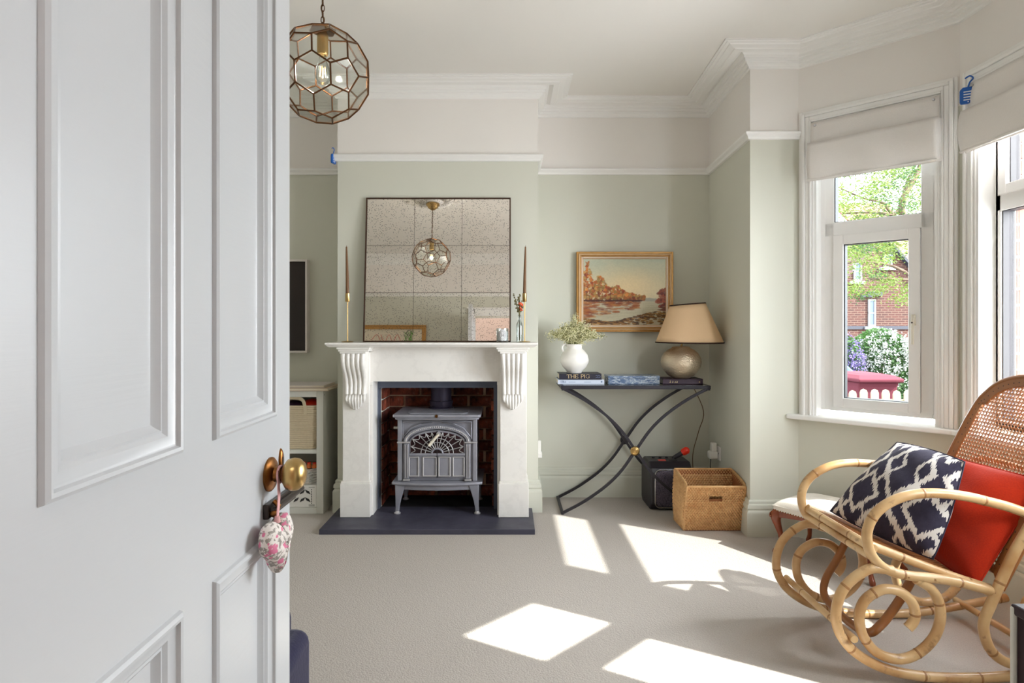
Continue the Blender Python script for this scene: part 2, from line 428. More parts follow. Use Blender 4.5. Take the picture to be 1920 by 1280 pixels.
def catmull(pts, k=6, closed=False):
    P = [Vector(p) for p in pts]; n = len(P); out = []
    rng = range(n) if closed else range(n - 1)
    for i in rng:
        if closed: p0, p1, p2, p3 = P[i - 1], P[i], P[(i + 1) % n], P[(i + 2) % n]
        else: p0, p1, p2, p3 = P[max(i - 1, 0)], P[i], P[i + 1], P[min(i + 2, n - 1)]
        for j in range(k):
            t = j / k
            out.append(0.5 * (2 * p1 + (p2 - p0) * t + (2 * p0 - 5 * p1 + 4 * p2 - p3) * t * t + (3 * p1 - p0 - 3 * p2 + p3) * t ** 3))
    if not closed: out.append(P[-1])
    return [tuple(p) for p in out]
def frame_m(origin, tx, ty, tz=(0, 0, 1)):
    return Matrix(((tx[0], ty[0], tz[0], origin[0]), (tx[1], ty[1], tz[1], origin[1]), (tx[2] if len(tx) > 2 else 0, ty[2] if len(ty) > 2 else 0, tz[2], origin[2] if len(origin) > 2 else 0), (0, 0, 0, 1)))
def color_mesh(name, mat, fn, T, nu, nv, parent):
    """flat print: fn(u,v) arrays -> linear rgb, laid on a fine grid as a colour attribute"""
    u, v = np.meshgrid(np.linspace(0, 1, nu + 1), np.linspace(0, 1, nv + 1))
    mb = MB(T); mb.grid(lambda a, b: (a, 0.0, b), nu, nv)
    o = mb.obj(name, mat, parent, recalc=False)
    rgb = fn(u, v); arr = np.ones(((nu + 1) * (nv + 1), 4), dtype=np.float32); arr[:, :3] = rgb.reshape(-1, 3)
    ca = o.data.color_attributes.new('paint', 'FLOAT_COLOR', 'POINT'); ca.data.foreach_set('color', arr.ravel())
    return o
def paint_mat(name, rough):
    t = NT(name); a = t.n('VertexColor', layer_name='paint'); t.set(a.outputs[0], rough); t.bump(t.noise(220, 3), 0.15, 0.002); M[name] = t.m
paint_mat('oil_paint', 0.55); paint_mat('print', 0.7)
_rs = np.random.RandomState(3)
def vnoise(u, v, f, seed=0):
    rs = np.random.RandomState(seed); n = 64; g = rs.rand(n, n)
    x = u * f; y = v * f; xi = np.floor(x).astype(int); yi = np.floor(y).astype(int); fx = x - xi; fy = y - yi
    fx = fx * fx * (3 - 2 * fx); fy = fy * fy * (3 - 2 * fy)
    G = lambda a, b: g[a % n, b % n]
    return (G(xi, yi) * (1 - fx) + G(xi + 1, yi) * fx) * (1 - fy) + (G(xi, yi + 1) * (1 - fx) + G(xi + 1, yi + 1) * fx) * fy
def fbm(u, v, f, seed=0, oct=4):
    s = 0; a = 0.5
    for i in range(oct): s = s + a * vnoise(u, v, f * 2 ** i, seed + i); a *= 0.5
    return s / 0.94
def L3(r, g, b): return np.array([lin(r), lin(g), lin(b)])

# ================================================================== ROOM SHELL
CEIL = 2.765; RAIL = 2.28
YB = 4.33; YC = 3.977; CX0 = -1.1115; CX1 = 0.1945; XL = -2.4; YR = 0.38
BAY = [(1.392, 3.515), (1.67, 3.515), (2.207, 2.984), (2.207, 1.676), (1.67, 1.145), (1.392, 1.145)]
# inner outline of the room, walked clockwise seen from above so that the room lies on the right
LOOP = [(XL, YR), (XL, YB), (CX0, YB), (CX0, YC), (CX1, YC), (CX1, YB), (1.425, YB)] + BAY + [(1.392, YR)]
def left(path): return list(reversed(path))       # room on the left for sweep_profile

floor = MB(); floor.prism([(XL - .1, -1.3), (1.5, -1.3), (1.5, 1.1), (1.7, 1.1), (2.25, 1.65), (2.25, 3.0), (1.7, 3.55), (1.5, 3.6), (1.5, 4.4), (XL - .1, 4.4)], -0.12, 0.0)
struct(floor.obj('floor', 'carpet'), 'beige ribbed loop carpet')
c = MB(); c.prism([(XL - .3, -1.5), (1.8, -1.5), (1.8, .9), (2.7, 1.4), (2.7, 3.3), (1.9, 4.0), (1.9, 4.7), (XL - .3, 4.7)], CEIL, CEIL + 0.15)
ceiling = struct(c.obj('ceiling', 'ceiling_paint'), 'plain white plaster ceiling')
# plaster rose above the lamp (seen in the mirror)
rose = MB(); rose.lathe([(0.0001, CEIL - .085), (.075, CEIL - .085), (.09, CEIL - .07), (.12, CEIL - .045), (.2, CEIL - .014), (.21, CEIL - .022), (.24, CEIL - .022), (.25, CEIL - .012), (.31, CEIL - .01), (.33, CEIL + .001)], (-0.705, 2.32, 0), 48)
ceiling_rose = rose.obj('ceiling_rose', 'ceiling_paint', ceiling, 30)
lf = MB()
for k in range(20):
    a = 2 * math.pi * k / 20; ca, sa = math.cos(a), math.sin(a)
    lf.tube(catmull([(-0.705 + ca * r, 2.32 + sa * r, CEIL - h) for r, h in ((.10, .065), (.14, .062), (.18, .040), (.20, .015))], 3), [0.004 + .010 * math.sin(math.pi * i / 9) for i in range(10)], 6)
    lf.tube([(-0.705 + math.cos(a + .12) * r, 2.32 + math.sin(a + .12) * r, CEIL - .018) for r in (.255, .275, .295)], [.004, .012, .004], 6)
lf.obj('leaf_ring', 'ceiling_paint', ceiling_rose, 40)['kind'] = 'stuff'

w = MB(); w.box(XL - .2, CX0 + .01, YB, YB + .2, 0, CEIL); w.box(CX1 - .01, 1.6, YB, YB + .2, 0, CEIL)
wall_back = struct(w.obj('wall_back', 'wall'), 'sage green alcove wall with white above the picture rail')
OX0, OX1, OZ1 = -0.829, -0.094, 0.809       # fire opening
w = MB(); w.box(CX0, OX0, YC, YB + .1, 0, CEIL); w.box(OX1, CX1, YC, YB + .1, 0, CEIL); w.box(OX0, OX1, YC, YB + .1, OZ1, CEIL)
wall_chimney = struct(w.obj('wall_chimney', 'wall'), 'sage green chimney breast')
w = MB(); w.prism([(1.425, YB + .01), (1.392, 3.515), (1.67, 3.515), (1.905, 3.75), (1.905, YB + .2), (1.425, YB + .2)], 0, CEIL)
struct(w.obj('wall_right', 'wall'), 'sage green pier and alcove side wall beside the bay')
w = MB(); w.prism([(1.392, 1.145), (1.392, YR - .12), (1.9, YR - .12), (1.9, .92), (1.67, 1.145)], 0, CEIL)
struct(w.obj('wall_right_near', 'wall'))
w = MB(); w.box(XL - .2, XL, YR - .12, YB + .2, 0, CEIL); struct(w.obj('wall_left', 'wall'))
DX0, DX1, DH = -0.405, 0.43, 2.03
w = MB(); w.box(XL - .2, DX0, YR - .12, YR, 0, CEIL); w.box(DX1, 1.9, YR - .12, YR, 0, CEIL); w.box(DX0, DX1, YR - .12, YR, DH, CEIL)
struct(w.obj('wall_rear', 'wall'), 'sage green rear wall with the doorway')
w = MB(); w.box(XL - .3, 1.9, -1.15, -1.0, 0, CEIL); w.box(1.75, 1.9, -1.0, YR - .12, 0, CEIL); struct(w.obj('wall_hall', 'hall_pink'), 'dusky pink hall wall')

# ---- bay walls with window openings, mitred at the corners
TH = 0.33
def offs(path, th):
    out = []; P = [Vector(p) for p in path]
    for i in range(len(P)):
        d1 = (P[i] - P[i - 1]).normalized() if i else None; d2 = (P[i + 1] - P[i]).normalized() if i < len(P) - 1 else None
        n1 = Vector((-d1.y, d1.x)) if d1 else None; n2 = Vector((-d2.y, d2.x)) if d2 else None
        mv = n2 if n1 is None else n1 if n2 is None else (n1 + n2) / (1 + n1.dot(n2))
        out.append(P[i] + mv * th)
    return out
BP = [Vector(p) for p in BAY[1:5]]; BO = offs(BAY[1:5], TH)
WZ0, WZ1 = 0.70, 2.34
OPEN = [(0.088, 0.668), (0.118, 1.190), (0.087, 0.667)]      # opening along each bay wall
FR = []
wb = MB()
for i in range(3):
    a, b = BP[i], BP[i + 1]; t = (b - a).normalized(); n = Vector((-t.y, t.x)); Lw = (b - a).length
    t0, t1 = OPEN[i]
    FR.append((a, t, n, Lw))
    p0, p1 = a + t * t0, a + t * t1; q0, q1 = p0 + n * TH, p1 + n * TH
    for z0, z1 in ((0, WZ0), (WZ1, CEIL)): wb.prism([tuple(x) for x in (a, b, BO[i + 1], BO[i])], z0, z1)
    wb.prism([tuple(x) for x in (a, p0, q0, BO[i])], WZ0, WZ1); wb.prism([tuple(x) for x in (p1, b, BO[i + 1], q1)], WZ0, WZ1)
wall_bay = struct(wb.obj('wall_bay', 'wall'), 'bay wall, sage below the sill and white above the windows')

# ---- fire-recess: brick by brick
FB = 4.25
rb = MB(); rb.box(OX0 - .004, OX1 + .004, FB + .012, FB + .05, 0.0, .9); rb.box(OX0 - .05, OX0 - .012, YC, FB + .05, 0, .9); rb.box(OX1 + .012, OX1 + .05, YC, FB + .05, 0, .9)
fireback = rb.obj('fireback', 'mortar', wall_chimney)
fh = MB(); fh.box(OX0, OX1, 3.96, FB + .02, -.01, .028); fh.obj('recess_floor', 'soot_floor', wall_chimney)
def brick_mesh(name, L, D, H):
    b = MB(); b.box(-L / 2, L / 2, -D / 2, D / 2, -H / 2, H / 2)
    me = b.mesh(name); me.materials.append(M['fire_brick']); return me
def add_brick(me, loc, rz, parent, sx=1.0, mat=None):
    o = bpy.data.objects.new('brick', me); COL.objects.link(o); o.parent = parent
    o.location = loc; o.rotation_euler = (0, 0, rz); o.scale = (sx, 1, 1)
    return o
CH = 0.0775
bme = brick_mesh('brick', 0.213, 0.05, 0.066)
bv = 0
for r in range(11):
    z = 0.028 + CH * (r + .5); off = 0.0 if r % 2 else 0.1115
    x = OX0 - off
    while x < OX1:
        x0, x1 = max(x, OX0) + .004, min(x + .213, OX1) - .004
        if x1 - x0 > .03: add_brick(bme, ((x0 + x1) / 2, FB + .012 + random.uniform(-.006, .006), z), random.uniform(-.012, .012), fireback, (x1 - x0) / .213)
        x += .223
    for sx, X in ((0, OX0 - .013), (1, OX1 + .013)):
        y = 3.99 - (0.0 if r % 2 else 0.1)
        while y < FB:
            y0, y1 = max(y, 3.99) + .004, min(y + .213, FB) - .006
            if y1 - y0 > .03: add_brick(bme, (X + random.uniform(-.006, .006), (y0 + y1) / 2, z), R(90) + random.uniform(-.015, .015), fireback, (y1 - y0) / .213)
            y += .223

# ---- outer brick jamb of the front bay window, seen through its glass
a, t, n, Lw = FR[1]
jm = MB(); jx0 = 2.207 + .172; jy = a.y - OPEN[1][0]
jm.box(jx0 + .004, 2.207 + TH + .008, jy - .001, jy + .02, WZ0, WZ1); jamb = jm.obj('brick_jamb', 'lime_mortar', wall_bay)
jb = MB(); jb.box(-.5, .5, -.012, .012, -.0315, .0315); jme = jb.mesh('brick'); jme.materials.append(M['house_brick_near'])
for k in range(22):
    z = WZ0 + .037 + k * .0755
    if z > WZ1 - .03: break
    if k % 2:
        o = bpy.data.objects.new('brick', jme); COL.objects.link(o); o.parent = jamb; o.location = ((jx0 + .006 + 2.545) / 2, jy - .006, z); o.scale = (2.545 - jx0 - .006, 1, 1)
    else:
        for x0, x1 in ((jx0 + .006, jx0 + .085), (jx0 + .095, 2.545)):
            o = bpy.data.objects.new('brick', jme); COL.objects.link(o); o.parent = jamb; o.location = ((x0 + x1) / 2, jy - .006 + random.uniform(-.002, .002), z); o.scale = (x1 - x0, 1, 1)

# ---- mouldings
corn = [(.205, CEIL + .001), (.205, CEIL - .006), (.193, CEIL - .006), (.190, CEIL - .010), (.172, CEIL - .010), (.168, CEIL - .015), (.135, CEIL - .019), (.130, CEIL - .024), (.095, CEIL - .026),
        (.088, CEIL - .020), (.070, CEIL - .010), (.056, CEIL - .022), (.052, CEIL - .034), (.044, CEIL - .036), (.042, CEIL - .048), (.030, CEIL - .052), (.028, CEIL - .062), (.014, CEIL - .070), (.012, CEIL - .080), (-.002, CEIL - .083)]
m = MB(); m.sweep_profile(left(LOOP), corn, closed=True)
struct(m.obj('trim_1', 'trim_white'), 'stepped white plaster cornice')
rail = [(-.002, RAIL + .042), (.026, RAIL + .042), (.034, RAIL + .034), (.032, RAIL + .024), (.020, RAIL + .012), (.016, RAIL - .002), (-.002, RAIL - .004)]
def mould(name, path, prof, mat, label=None):
    m = MB(); m.sweep_profile(left(path), prof); return struct(m.obj(name, mat), label)
mould('trim_2', LOOP[1:9], rail, 'trim_white', 'white picture rail around the alcoves and chimney breast')
mould('trim_3', [(1.392, 1.145), (1.392, YR), (DX1 + .0, YR)][0:3], rail, 'trim_white')
mould('trim_4', [(DX1 + .01, YR), (XL, YR), (XL, YB)], rail, 'trim_white')
base = [(-.002, .208), (.008, .208), (.012, .200), (.012, .186), (.020, .180), (.022, .160), (.016, .150), (.024, .140), (.026, .132), (.026, .0)]
mould('baseboard_left', [(XL, YR), (XL, YB), (CX0, YB), (CX0, YC), (-1.035, YC)], base, 'trim_sage')
mould('baseboard_right', [(.118, YC), (CX1, YC), (CX1, YB), (1.425, YB), (1.392, 3.515), (1.67, 3.515), (2.207, 2.984), (2.207, 1.676), (1.67, 1.145), (1.392, 1.145), (1.392, YR), (DX1 + .08, YR)], base, 'trim_sage', 'sage painted moulded skirting board')

# ---- doorway lining and architrave
m = MB()
for x0, x1 in ((DX0 - .085, DX0), (DX1, DX1 + .085)): m.box(x0, x1, YR - .001, YR + .022, 0, DH + .085)
m.box(DX0 - .085, DX1 + .085, YR - .001, YR + .022, DH, DH + .085); m.box(DX0 - .1, DX1 + .1, YR, YR + .035, DH + .085, DH + .105)
struct(m.obj('trim_5', 'trim_white', bevel=.006), 'white door architrave')

# ================================================================== WINDOWS
def local(i):
    a, t, n, Lw = FR[i]; return frame_m((a.x, a.y, 0), (t.x, t.y), (n.x, n.y))
def ring_frame(mb, t0, t1, z0, z1, wl, wr, wb_, wt, r0, r1):
    mb.box(t0, t0 + wl, r0, r1, z0, z1); mb.box(t1 - wr, t1, r0, r1, z0, z1)
    mb.box(t0 + wl, t1 - wr, r0, r1, z0, z0 + wb_); mb.box(t0 + wl, t1 - wr, r0, r1, z1 - wt, z1)
def window(i, num, spec):
    T = local(i); t0, t1 = OPEN[i]; Lw = FR[i][3]
    win = MB(T); ring_frame(win, t0, t1, WZ0 + .03, WZ1 - .04, spec['fl'], spec['fl'], .03, .05, .07, .14)
    for b in spec['bars']: win.box(*b[:2], .07, .14, *b[2:])
    W = struct(win.obj('window_%d' % num, 'upvc', bevel=.003), spec['label'])
    # lining boards
    ln = MB(T); ln.box(t0 - .001, t0 + .012, -.01, .07, WZ0, WZ1); ln.box(t1 - .012, t1 + .001, -.01, .07, WZ0, WZ1); ln.box(t0, t1, -.01, .16, WZ1 - .045, WZ1)
    ln.obj('lining', 'trim_white', W)
    # moulded architrave: two stepped fillets
    ar = MB(T); wL = spec['aw']; zt = WZ1 + .085
    for k, (e, rr) in enumerate(((0.0, .012), (.018, .026), (.036, .018), (.060, .024), (.072, .016))):
        for s_ in (0, 1):
            w2 = wL - .004; wd = [(.0, .018), (.018, .036), (.036, .060), (.060, .072), (.072, .085)][k]
            f0, f1 = wd[0] / .085 * w2, wd[1] / .085 * w2
            if s_ == 0: ar.box(t0 - w2 + f0, t0 - w2 + f1, -rr, .001, WZ0 + .0, zt - f0)
            else: ar.box(t1 + w2 - f1, t1 + w2 - f0, -rr, .001, WZ0 + .0, zt - f0)
        ar.box(t0 - w2 + f1, t1 + w2 - f1, -rr, .001, zt - f1, zt - f0)
    ar.obj('architrave', 'trim_white', W, bevel=.004)
    for s_ in spec['sash']:
        sb = MB(T); ring_frame(sb, *s_['rect'], s_['w'], s_['w'], s_['w'], s_['w'], .055, .125)
        so = sb.obj('sash', 'upvc', W, bevel=.004)
        gk = MB(T); x0, x1, z0, z1 = s_['rect']; w_ = s_['w']; ring_frame(gk, x0 + w_ - .001, x1 - w_ + .001, z0 + w_ - .001, z1 - w_ + .001, .006, .003, .004, .004, .075, .118)
        gk.obj('gasket', 'gasket', so)
        gl = MB(T); gl.box(x0 + w_, x1 - w_, .094, .100, z0 + w_, z1 - w_); gl.obj('pane', 'pane_glass', so)
        if s_.get('handle'):
            hx, hz = s_['handle']; hd = MB(T)
            hd.box(hx - .010, hx + .010, .043, .056, hz - .028, hz + .030); hd.box(hx - .007, hx + .007, .028, .044, hz - .014, hz + .024)
            hd.box(hx - .006, hx + .006, .020, .032, hz - .125, hz + .012)
            hh = hd.obj('handle', 'handle_bone', so, bevel=.003); hh['label'] = 'beige window handle'
            lk = MB(T); lk.lathe([(.0001, .016), (.004, .016), (.004, .022)], (hx - .001, 0, hz - .012), 10, 'y'); lk.obj('lock_button', 'gasket', hh)
    for (x0, x1, z0, z1) in spec['fixed']:
        gk = MB(T); ring_frame(gk, x0 - .001, x1 + .001, z0 - .001, z1 + .001, .006, .003, .004, .004, .078, .132); g = gk.obj('gasket', 'gasket', W)
        gl = MB(T); gl.box(x0, x1, .100, .106, z0, z1); gl.obj('pane', 'pane_glass', W)
    return W
SPA = dict(label='white casement window in the angled side of the bay', fl=.036, aw=.085, bars=[(.12, .64, 1.712, 1.790)],
           sash=[dict(rect=(.166, .580, .752, 1.714), w=.052, handle=(.553, 1.235))], fixed=[(.168, .582, 1.79, 2.25)])
SPA['bars'] += [(.12, .168, .75, 2.28), (.582, .64, .75, 2.28)]
window(0, 1, SPA)
SPB = dict(label='white front bay window at the right edge', fl=.028, aw=.092, bars=[(.13, 1.18, 1.738, 1.812)],
           sash=[dict(rect=(.160, 1.148, 1.808, 2.29), w=.046)], fixed=[(.160, 1.148, .775, 1.738)])
SPB['bars'] += [(.13, .160, .75, 2.28), (1.148, 1.18, .75, 2.28), (.13, 1.18, .73, .775)]
window(1, 2, SPB)
SPC = dict(label='white casement window in the near side of the bay', fl=.036, aw=.085, bars=[(.12, .64, 1.712, 1.790)],
           sash=[dict(rect=(.166, .580, .752, 1.714), w=.052, handle=(.20, 1.235))], fixed=[(.168, .582, 1.79, 2.25)])
SPC['bars'] += [(.12, .168, .75, 2.28), (.582, .64, .75, 2.28)]
window(2, 3, SPC)
# continuous sill board round the bay, with a horn onto the pier
sl = MB(); inn = [Vector(p) for p in BAY[1:5]]
so_ = offs(BAY[1:5], -.062); bo_ = offs(BAY[1:5], .075)
t_ = FR[0][1]; t2 = FR[2][1]
so_[0] = so_[0] - t_ * .045; so_[3] = so_[3] + t2 * .045
poly = [tuple(p) for p in so_] + [tuple(p) for p in reversed(bo_)]
poly.insert(len(poly), tuple(Vector(BAY[1]) - Vector((.07, 0.0)))); poly.insert(4, tuple(Vector(BAY[4]) - Vector((.07, .0))))
sl.prism(poly, .676, .702)
struct(sl.obj('trim_6', 'trim_white', bevel=.009, seg=3), 'white window sill board round the bay')

# ================================================================== BLINDS
def blind(i, name, label, t0, t1, zb, zf, zt, eyelets=True):
    T = local(i); root = thing(name, label, 'blind', tuple(T @ Vector(((t0 + t1) / 2, -.05, zb))), 'roman blinds')
    b = MB(T)
    b.grid(lambda u, v: (t0 + .012 + (t1 - t0 - .024) * u, -.031 - .012 * math.sin(v * math.pi * .9) - .003 * math.sin(u * 9 + v * 3), zf - .06 + (zt - zf + .06) * v), 24, 8)
    p = b.obj('back_cloth', 'blind_linen', root, 60); md = p.modifiers.new('thick', 'SOLIDIFY'); md.thickness = .004; md.offset = 0
    for k, (dr, dz, sh) in enumerate(((.0, .0, 0.0), (-.014, .006, .010), (-.026, .0, .018))):
        f = MB(T)
        def fn(u, v, dr=dr, dz=dz, sh=sh):
            tt = t0 + sh * .4 + (t1 - t0 - sh) * u
            r = -.046 + dr - .012 * math.sin(math.pi * v) * (1 + .35 * math.sin(u * 7 + k)) - .004 * math.sin(u * 13 + v * 2)
            return (tt, r, zb + dz + (zf - zb) * v - .003 * math.sin(u * 3.1 + k))
        f.grid(fn, 28, 10); q = f.obj('fold', 'blind_linen', root, 60); md = q.modifiers.new('thick', 'SOLIDIFY'); md.thickness = .005; md.offset = 0
    hm = MB(T); hm.tube([(t0 + .004 + (t1 - t0 - .02) * k / 20, -.075, zb + .004) for k in range(21)], .006, 8); hm.obj('hem_bar', 'blind_linen', root, 60)
    hm = MB(T); hm.tube([(t0 + .004 + (t1 - t0 - .02) * k / 20, -.064, zf - .002) for k in range(21)], .006, 8); hm.obj('fold_edge', 'blind_linen', root, 60)
    hb = MB(T); hb.box(t0 + .02, t1 - .02, -.03, -.006, zt - .03, zt); hb.obj('headrail', 'trim_white', root)
    for tt in (t0 + .035, t1 - .035):
        e = MB(T); e.lathe([(.0001, -.046), (.005, -.046), (.007, -.042), (.007, -.034)], (tt, 0, zt - .018), 10, 'y'); e.obj('screw', 'chrome', root)
    return root
blind(0, 'roman_blind', 'white linen roman blind folded up over the angled bay window', .068, .690, 2.016, 2.225, 2.345)
blind(1, 'roman_blind', 'white linen roman blind at the top right corner of the photo', .100, 1.21, 2.020, 2.215, 2.345)
blind(2, 'roman_blind', 'white linen roman blind over the near angled bay window', .068, .690, 2.016, 2.225, 2.345)
# blue hanging tags
def blue_tag(loc, rz, label, k=1.0):
    T = Matrix.Translation(loc) @ Matrix.Rotation(rz, 4, 'Z') @ Matrix.Scale(k, 4)
    root = thing('hanging_tag', label, 'tag', loc)
    b = MB(T); b.prism_y([(-.021, -.03), (.021, -.03), (.025, -.022), (.025, .022), (.016, .032), (-.016, .032), (-.025, .022), (-.025, -.022)], -.007, .007); b.obj('body', 'blue_plastic', root, bevel=.003)
    h = MB(T); h.tube(catmull([(0, 0, .03), (.006, 0, .05), (.016, .002, .064), (.006, .004, .075), (-.008, .006, .068)], 5), .0028, 8); h.obj('hook', 'blue_plastic', root, 60)
    for k in range(4):
        l = MB(T); l.box(-.014, .014 - .004 * (k % 2), -.0082, -.0066, .012 - k * .010, .0155 - k * .010); l.obj('printed_line', 'white_print', root)
    l = MB(T); l.ball((0, -.0075, -.024), .0022, 8, 4); l.obj('printed_dot', 'white_print', root)
T1 = local(1)
blue_tag(tuple(T1 @ Vector((.118, -.05, 2.285))), R(-30), 'blue plastic tag hanging at the top of the bay corner', 1.25)
blue_tag((CX0 - .022, YC - .02, 2.288), R(78), 'blue plastic tag on the picture rail edge of the chimney breast')

# ================================================================== FIREPLACE
h = MB(); h.box(-1.095, .154, 3.532, 3.985, -.002, .030)
tag(h.obj('hearth_slab', 'slate', bevel=.003), 'dark slate hearth slab in front of the fireplace', 'hearth')
FC = -0.4545
fp = thing('fireplace_surround', 'white marble fireplace surround with scrolled corbels', 'fireplace', (FC, 3.9, .03))
def jprof(z0, z1, x0, x1, y0, y1): pass
for sgn in (-1, 1):
    def X(a): return FC + sgn * a
    def bx(mb, a, b, y0, y1, z0, z1): mb.box(min(X(a), X(b)), max(X(a), X(b)), y0, y1, z0, z1)
    p = MB(); bx(p, .404, .568, 3.768, 3.976, .25, 1.045); bx(p, .386, .404, 3.80, 3.976, .03, .862)
    jm_ = p.obj('jamb', 'surround_marble', fp, bevel=.003)
    p = MB(); bx(p, .394, .580, 3.752, 3.976, .031, .238); bx(p, .398, .576, 3.757, 3.976, .238, .250); p.obj('plinth', 'surround_marble', jm_, bevel=.003)
    q = MB(); bx(q, .385, .420, 3.79, 3.976, .838, .862); q.obj('capital', 'surround_marble', jm_, bevel=.004)
    # corbel: five fluted ribs on an S profile
    cx = (.404 + .560) / 2; W = .148; zT, zB = 1.040, .790
    def sprof(v):   # projection in front of the jamb, v=0 top
        return .086 - .058 * (1 / (1 + math.exp(-(v - .42) * 9))) + .012 * math.sin(v * math.pi * 2.0) + .004
    cb = MB()
    nu = 40
    def fn(u, v):
        w = W * (1 - .13 * v); rib = abs(math.sin(u * 5 * math.pi)) ** .6
        return (FC + sgn * cx + (u - .5) * w, 3.768 - sprof(v) - .012 * rib, zT + (zB - zT) * v)
    cb.grid(fn, nu, 24)
    # sides and back closing
    def side(uu): return lambda a, v: (FC + sgn * cx + (uu - .5) * W * (1 - .13 * v), 3.768 - sprof(v) * a, zT + (zB - zT) * v)
    cb.grid(side(0.0), 3, 24); cb.grid(side(1.0), 3, 24)
    cb.box(FC + sgn * cx - W * .43, FC + sgn * cx + W * .43, 3.735, 3.768, zB - .002, zB + .004)
    co = cb.obj('corbel', 'surround_marble', jm_, 50)
    sd = MB(); sd.box(FC + sgn * cx - W / 2 - .004, FC + sgn * cx + W / 2 + .004, 3.672, 3.77, zT, zT + .012); sd.obj('abacus', 'surround_marble', co, bevel=.002)
    for k in range(7):
        a = (k - 3) / 3.0; lb = MB()
        pts = [(FC + sgn * cx + a * .050, 3.752, zB - .004), (FC + sgn * cx + a * .054, 3.738, zB - .03 + abs(a) * .004), (FC + sgn * cx + a * .050, 3.742, zB - .060 + a * a * .018), (FC + sgn * cx + a * .036, 3.757, zB - .094 + a * a * .040)]
        cp = catmull(pts, 4); lb.tube(cp, [.0115 - .002 * i / len(cp) for i in range(len(cp))], 8); lb.obj('leaf_rib', 'surround_marble', co, 60)
p = MB(); p.box(FC - .404, FC + .404, 3.800, 3.976, .862, 1.066); p.obj('frieze', 'surround_marble', fp)
p = MB()
pf = [(3.680, 1.105), (3.680, 1.092), (3.690, 1.084), (3.697, 1.077), (3.976, 1.077), (3.976, 1.105)]
HW = .643
def shelf_ring(ins, z): return [(FC - .01 - HW + ins, 3.680 + ins, z), (FC - .01 + HW - ins, 3.680 + ins, z), (FC - .01 + HW - ins, 3.976, z), (FC - .01 - HW + ins, 3.976, z)]
rings = [(.0, 1.105), (.0, 1.093), (.007, 1.089), (.012, 1.083), (.022, 1.077)]
vs = []
for ins, z in rings: vs += shelf_ring(ins, z)
fs = [(0, 1, 2, 3), (19, 18, 17, 16)]
for k in range(4):
    for j in range(4): fs.append((k * 4 + j, k * 4 + 4 + j, k * 4 + 4 + (j + 1) % 4, k * 4 + (j + 1) % 4))
p.add(vs, fs); sh = p.obj('mantel_shelf', 'surround_marble', fp, bevel=.0015)
p = MB(); 
for ins, z0, z1 in ((.0, 1.066, 1.077), (.008, 1.052, 1.066)):
    for sgn in (-1, 1): p.box(FC + sgn * .482 - .100 + ins, FC + sgn * .482 + .100 - ins, 3.664 + ins + .016, 3.976, z0, z1)
p.box(FC - .39, FC + .39, 3.79, 3.976, 1.060, 1.077)
p.obj('bed_mould', 'surround_marble', fp, bevel=.002)
# slate slip frame inside the surround
p = MB(); p.box(OX0 - .03, OX0, 3.925, 3.976, .03, .866); p.box(OX1, OX1 + .03, 3.925, 3.976, .03, .866); p.box(OX0, OX1, 3.925, 3.976, OZ1, .866)
p.obj('slate_slip', 'slate_slip', fp, bevel=.002)

# ================================================================== STOVE
SX = -0.4457; SY = 3.84
st = thing('wood_stove', 'grey cast iron wood stove with a fan-shaped glass door', 'stove', (SX, 3.99, .03))
I = 'stove_iron'
p = MB(); p.box(SX - .245, SX + .245, SY + .012, 4.17, .232, .628); body = p.obj('body', I, st, bevel=.006)
p = MB()
pl = [(SX - .275, 3.80), (SX - .262, 3.782), (SX - .2, 3.776), (SX + .2, 3.776), (SX + .262, 3.782), (SX + .275, 3.80), (SX + .275, 4.17), (SX + .262, 4.19), (SX - .262, 4.19), (SX - .275, 4.17)]
pl = [(x, y + .01) for x, y in pl]
p.prism(pl, .637, .655); tp = p.obj('top_plate', I, st, bevel=.005)
p = MB(); p.prism([(SX + (x - SX) * .955, 3.985 + (y - 3.985) * .94) for x, y in pl], .622, .637); p.obj('cornice_lip', I, tp, bevel=.004)
p = MB(); p.prism([(SX - .17, 3.83), (SX + .17, 3.83), (SX + .19, 3.86), (SX + .19, 4.06), (SX - .19, 4.06), (SX - .19, 3.86)], .655, .660); p.obj('griddle', I, tp, bevel=.002)
p = MB(); p.lathe([(.0001, 3.782), (.009, 3.782), (.011, 3.79), (.007, 3.80)], (SX, 0, .647), 12, 'y'); p.obj('lid_knob', 'brass_aged', tp, 50)
# corner pilasters
for s_ in (-1, 1):
    p = MB(); x = SX + s_ * .236; p.box(x - .014, x + .014, SY - .006, SY + .03, .232, .622); pil = p.obj('corner_post', I, st, bevel=.005)
    p = MB(); x = SX + s_ * .193; p.box(x - .016, x + .016, SY - .012, SY + .02, .248, .470); p.obj('pilaster', I, pil, bevel=.004)
    p = MB()
    for dx in (-.007, .007): p.box(x + dx - .0022, x + dx + .0022, SY - .0165, SY - .010, .258, .462)
    p.obj('fluting', 'stove_iron_pale', pil)
    p = MB(); p.box(SX + s_ * .175 - .004 if s_ > 0 else SX - .252, SX + .252 if s_ > 0 else SX - .171, SY - .018, SY + .01, .472, .482); p.obj('cap_bar', 'stove_iron_pale', pil, bevel=.003)
    p = MB(); p.box(x - .022, x + .022, SY - .022, SY + .0, .236, .247); p.obj('hinge_block', 'stove_iron_pale', pil, bevel=.004)
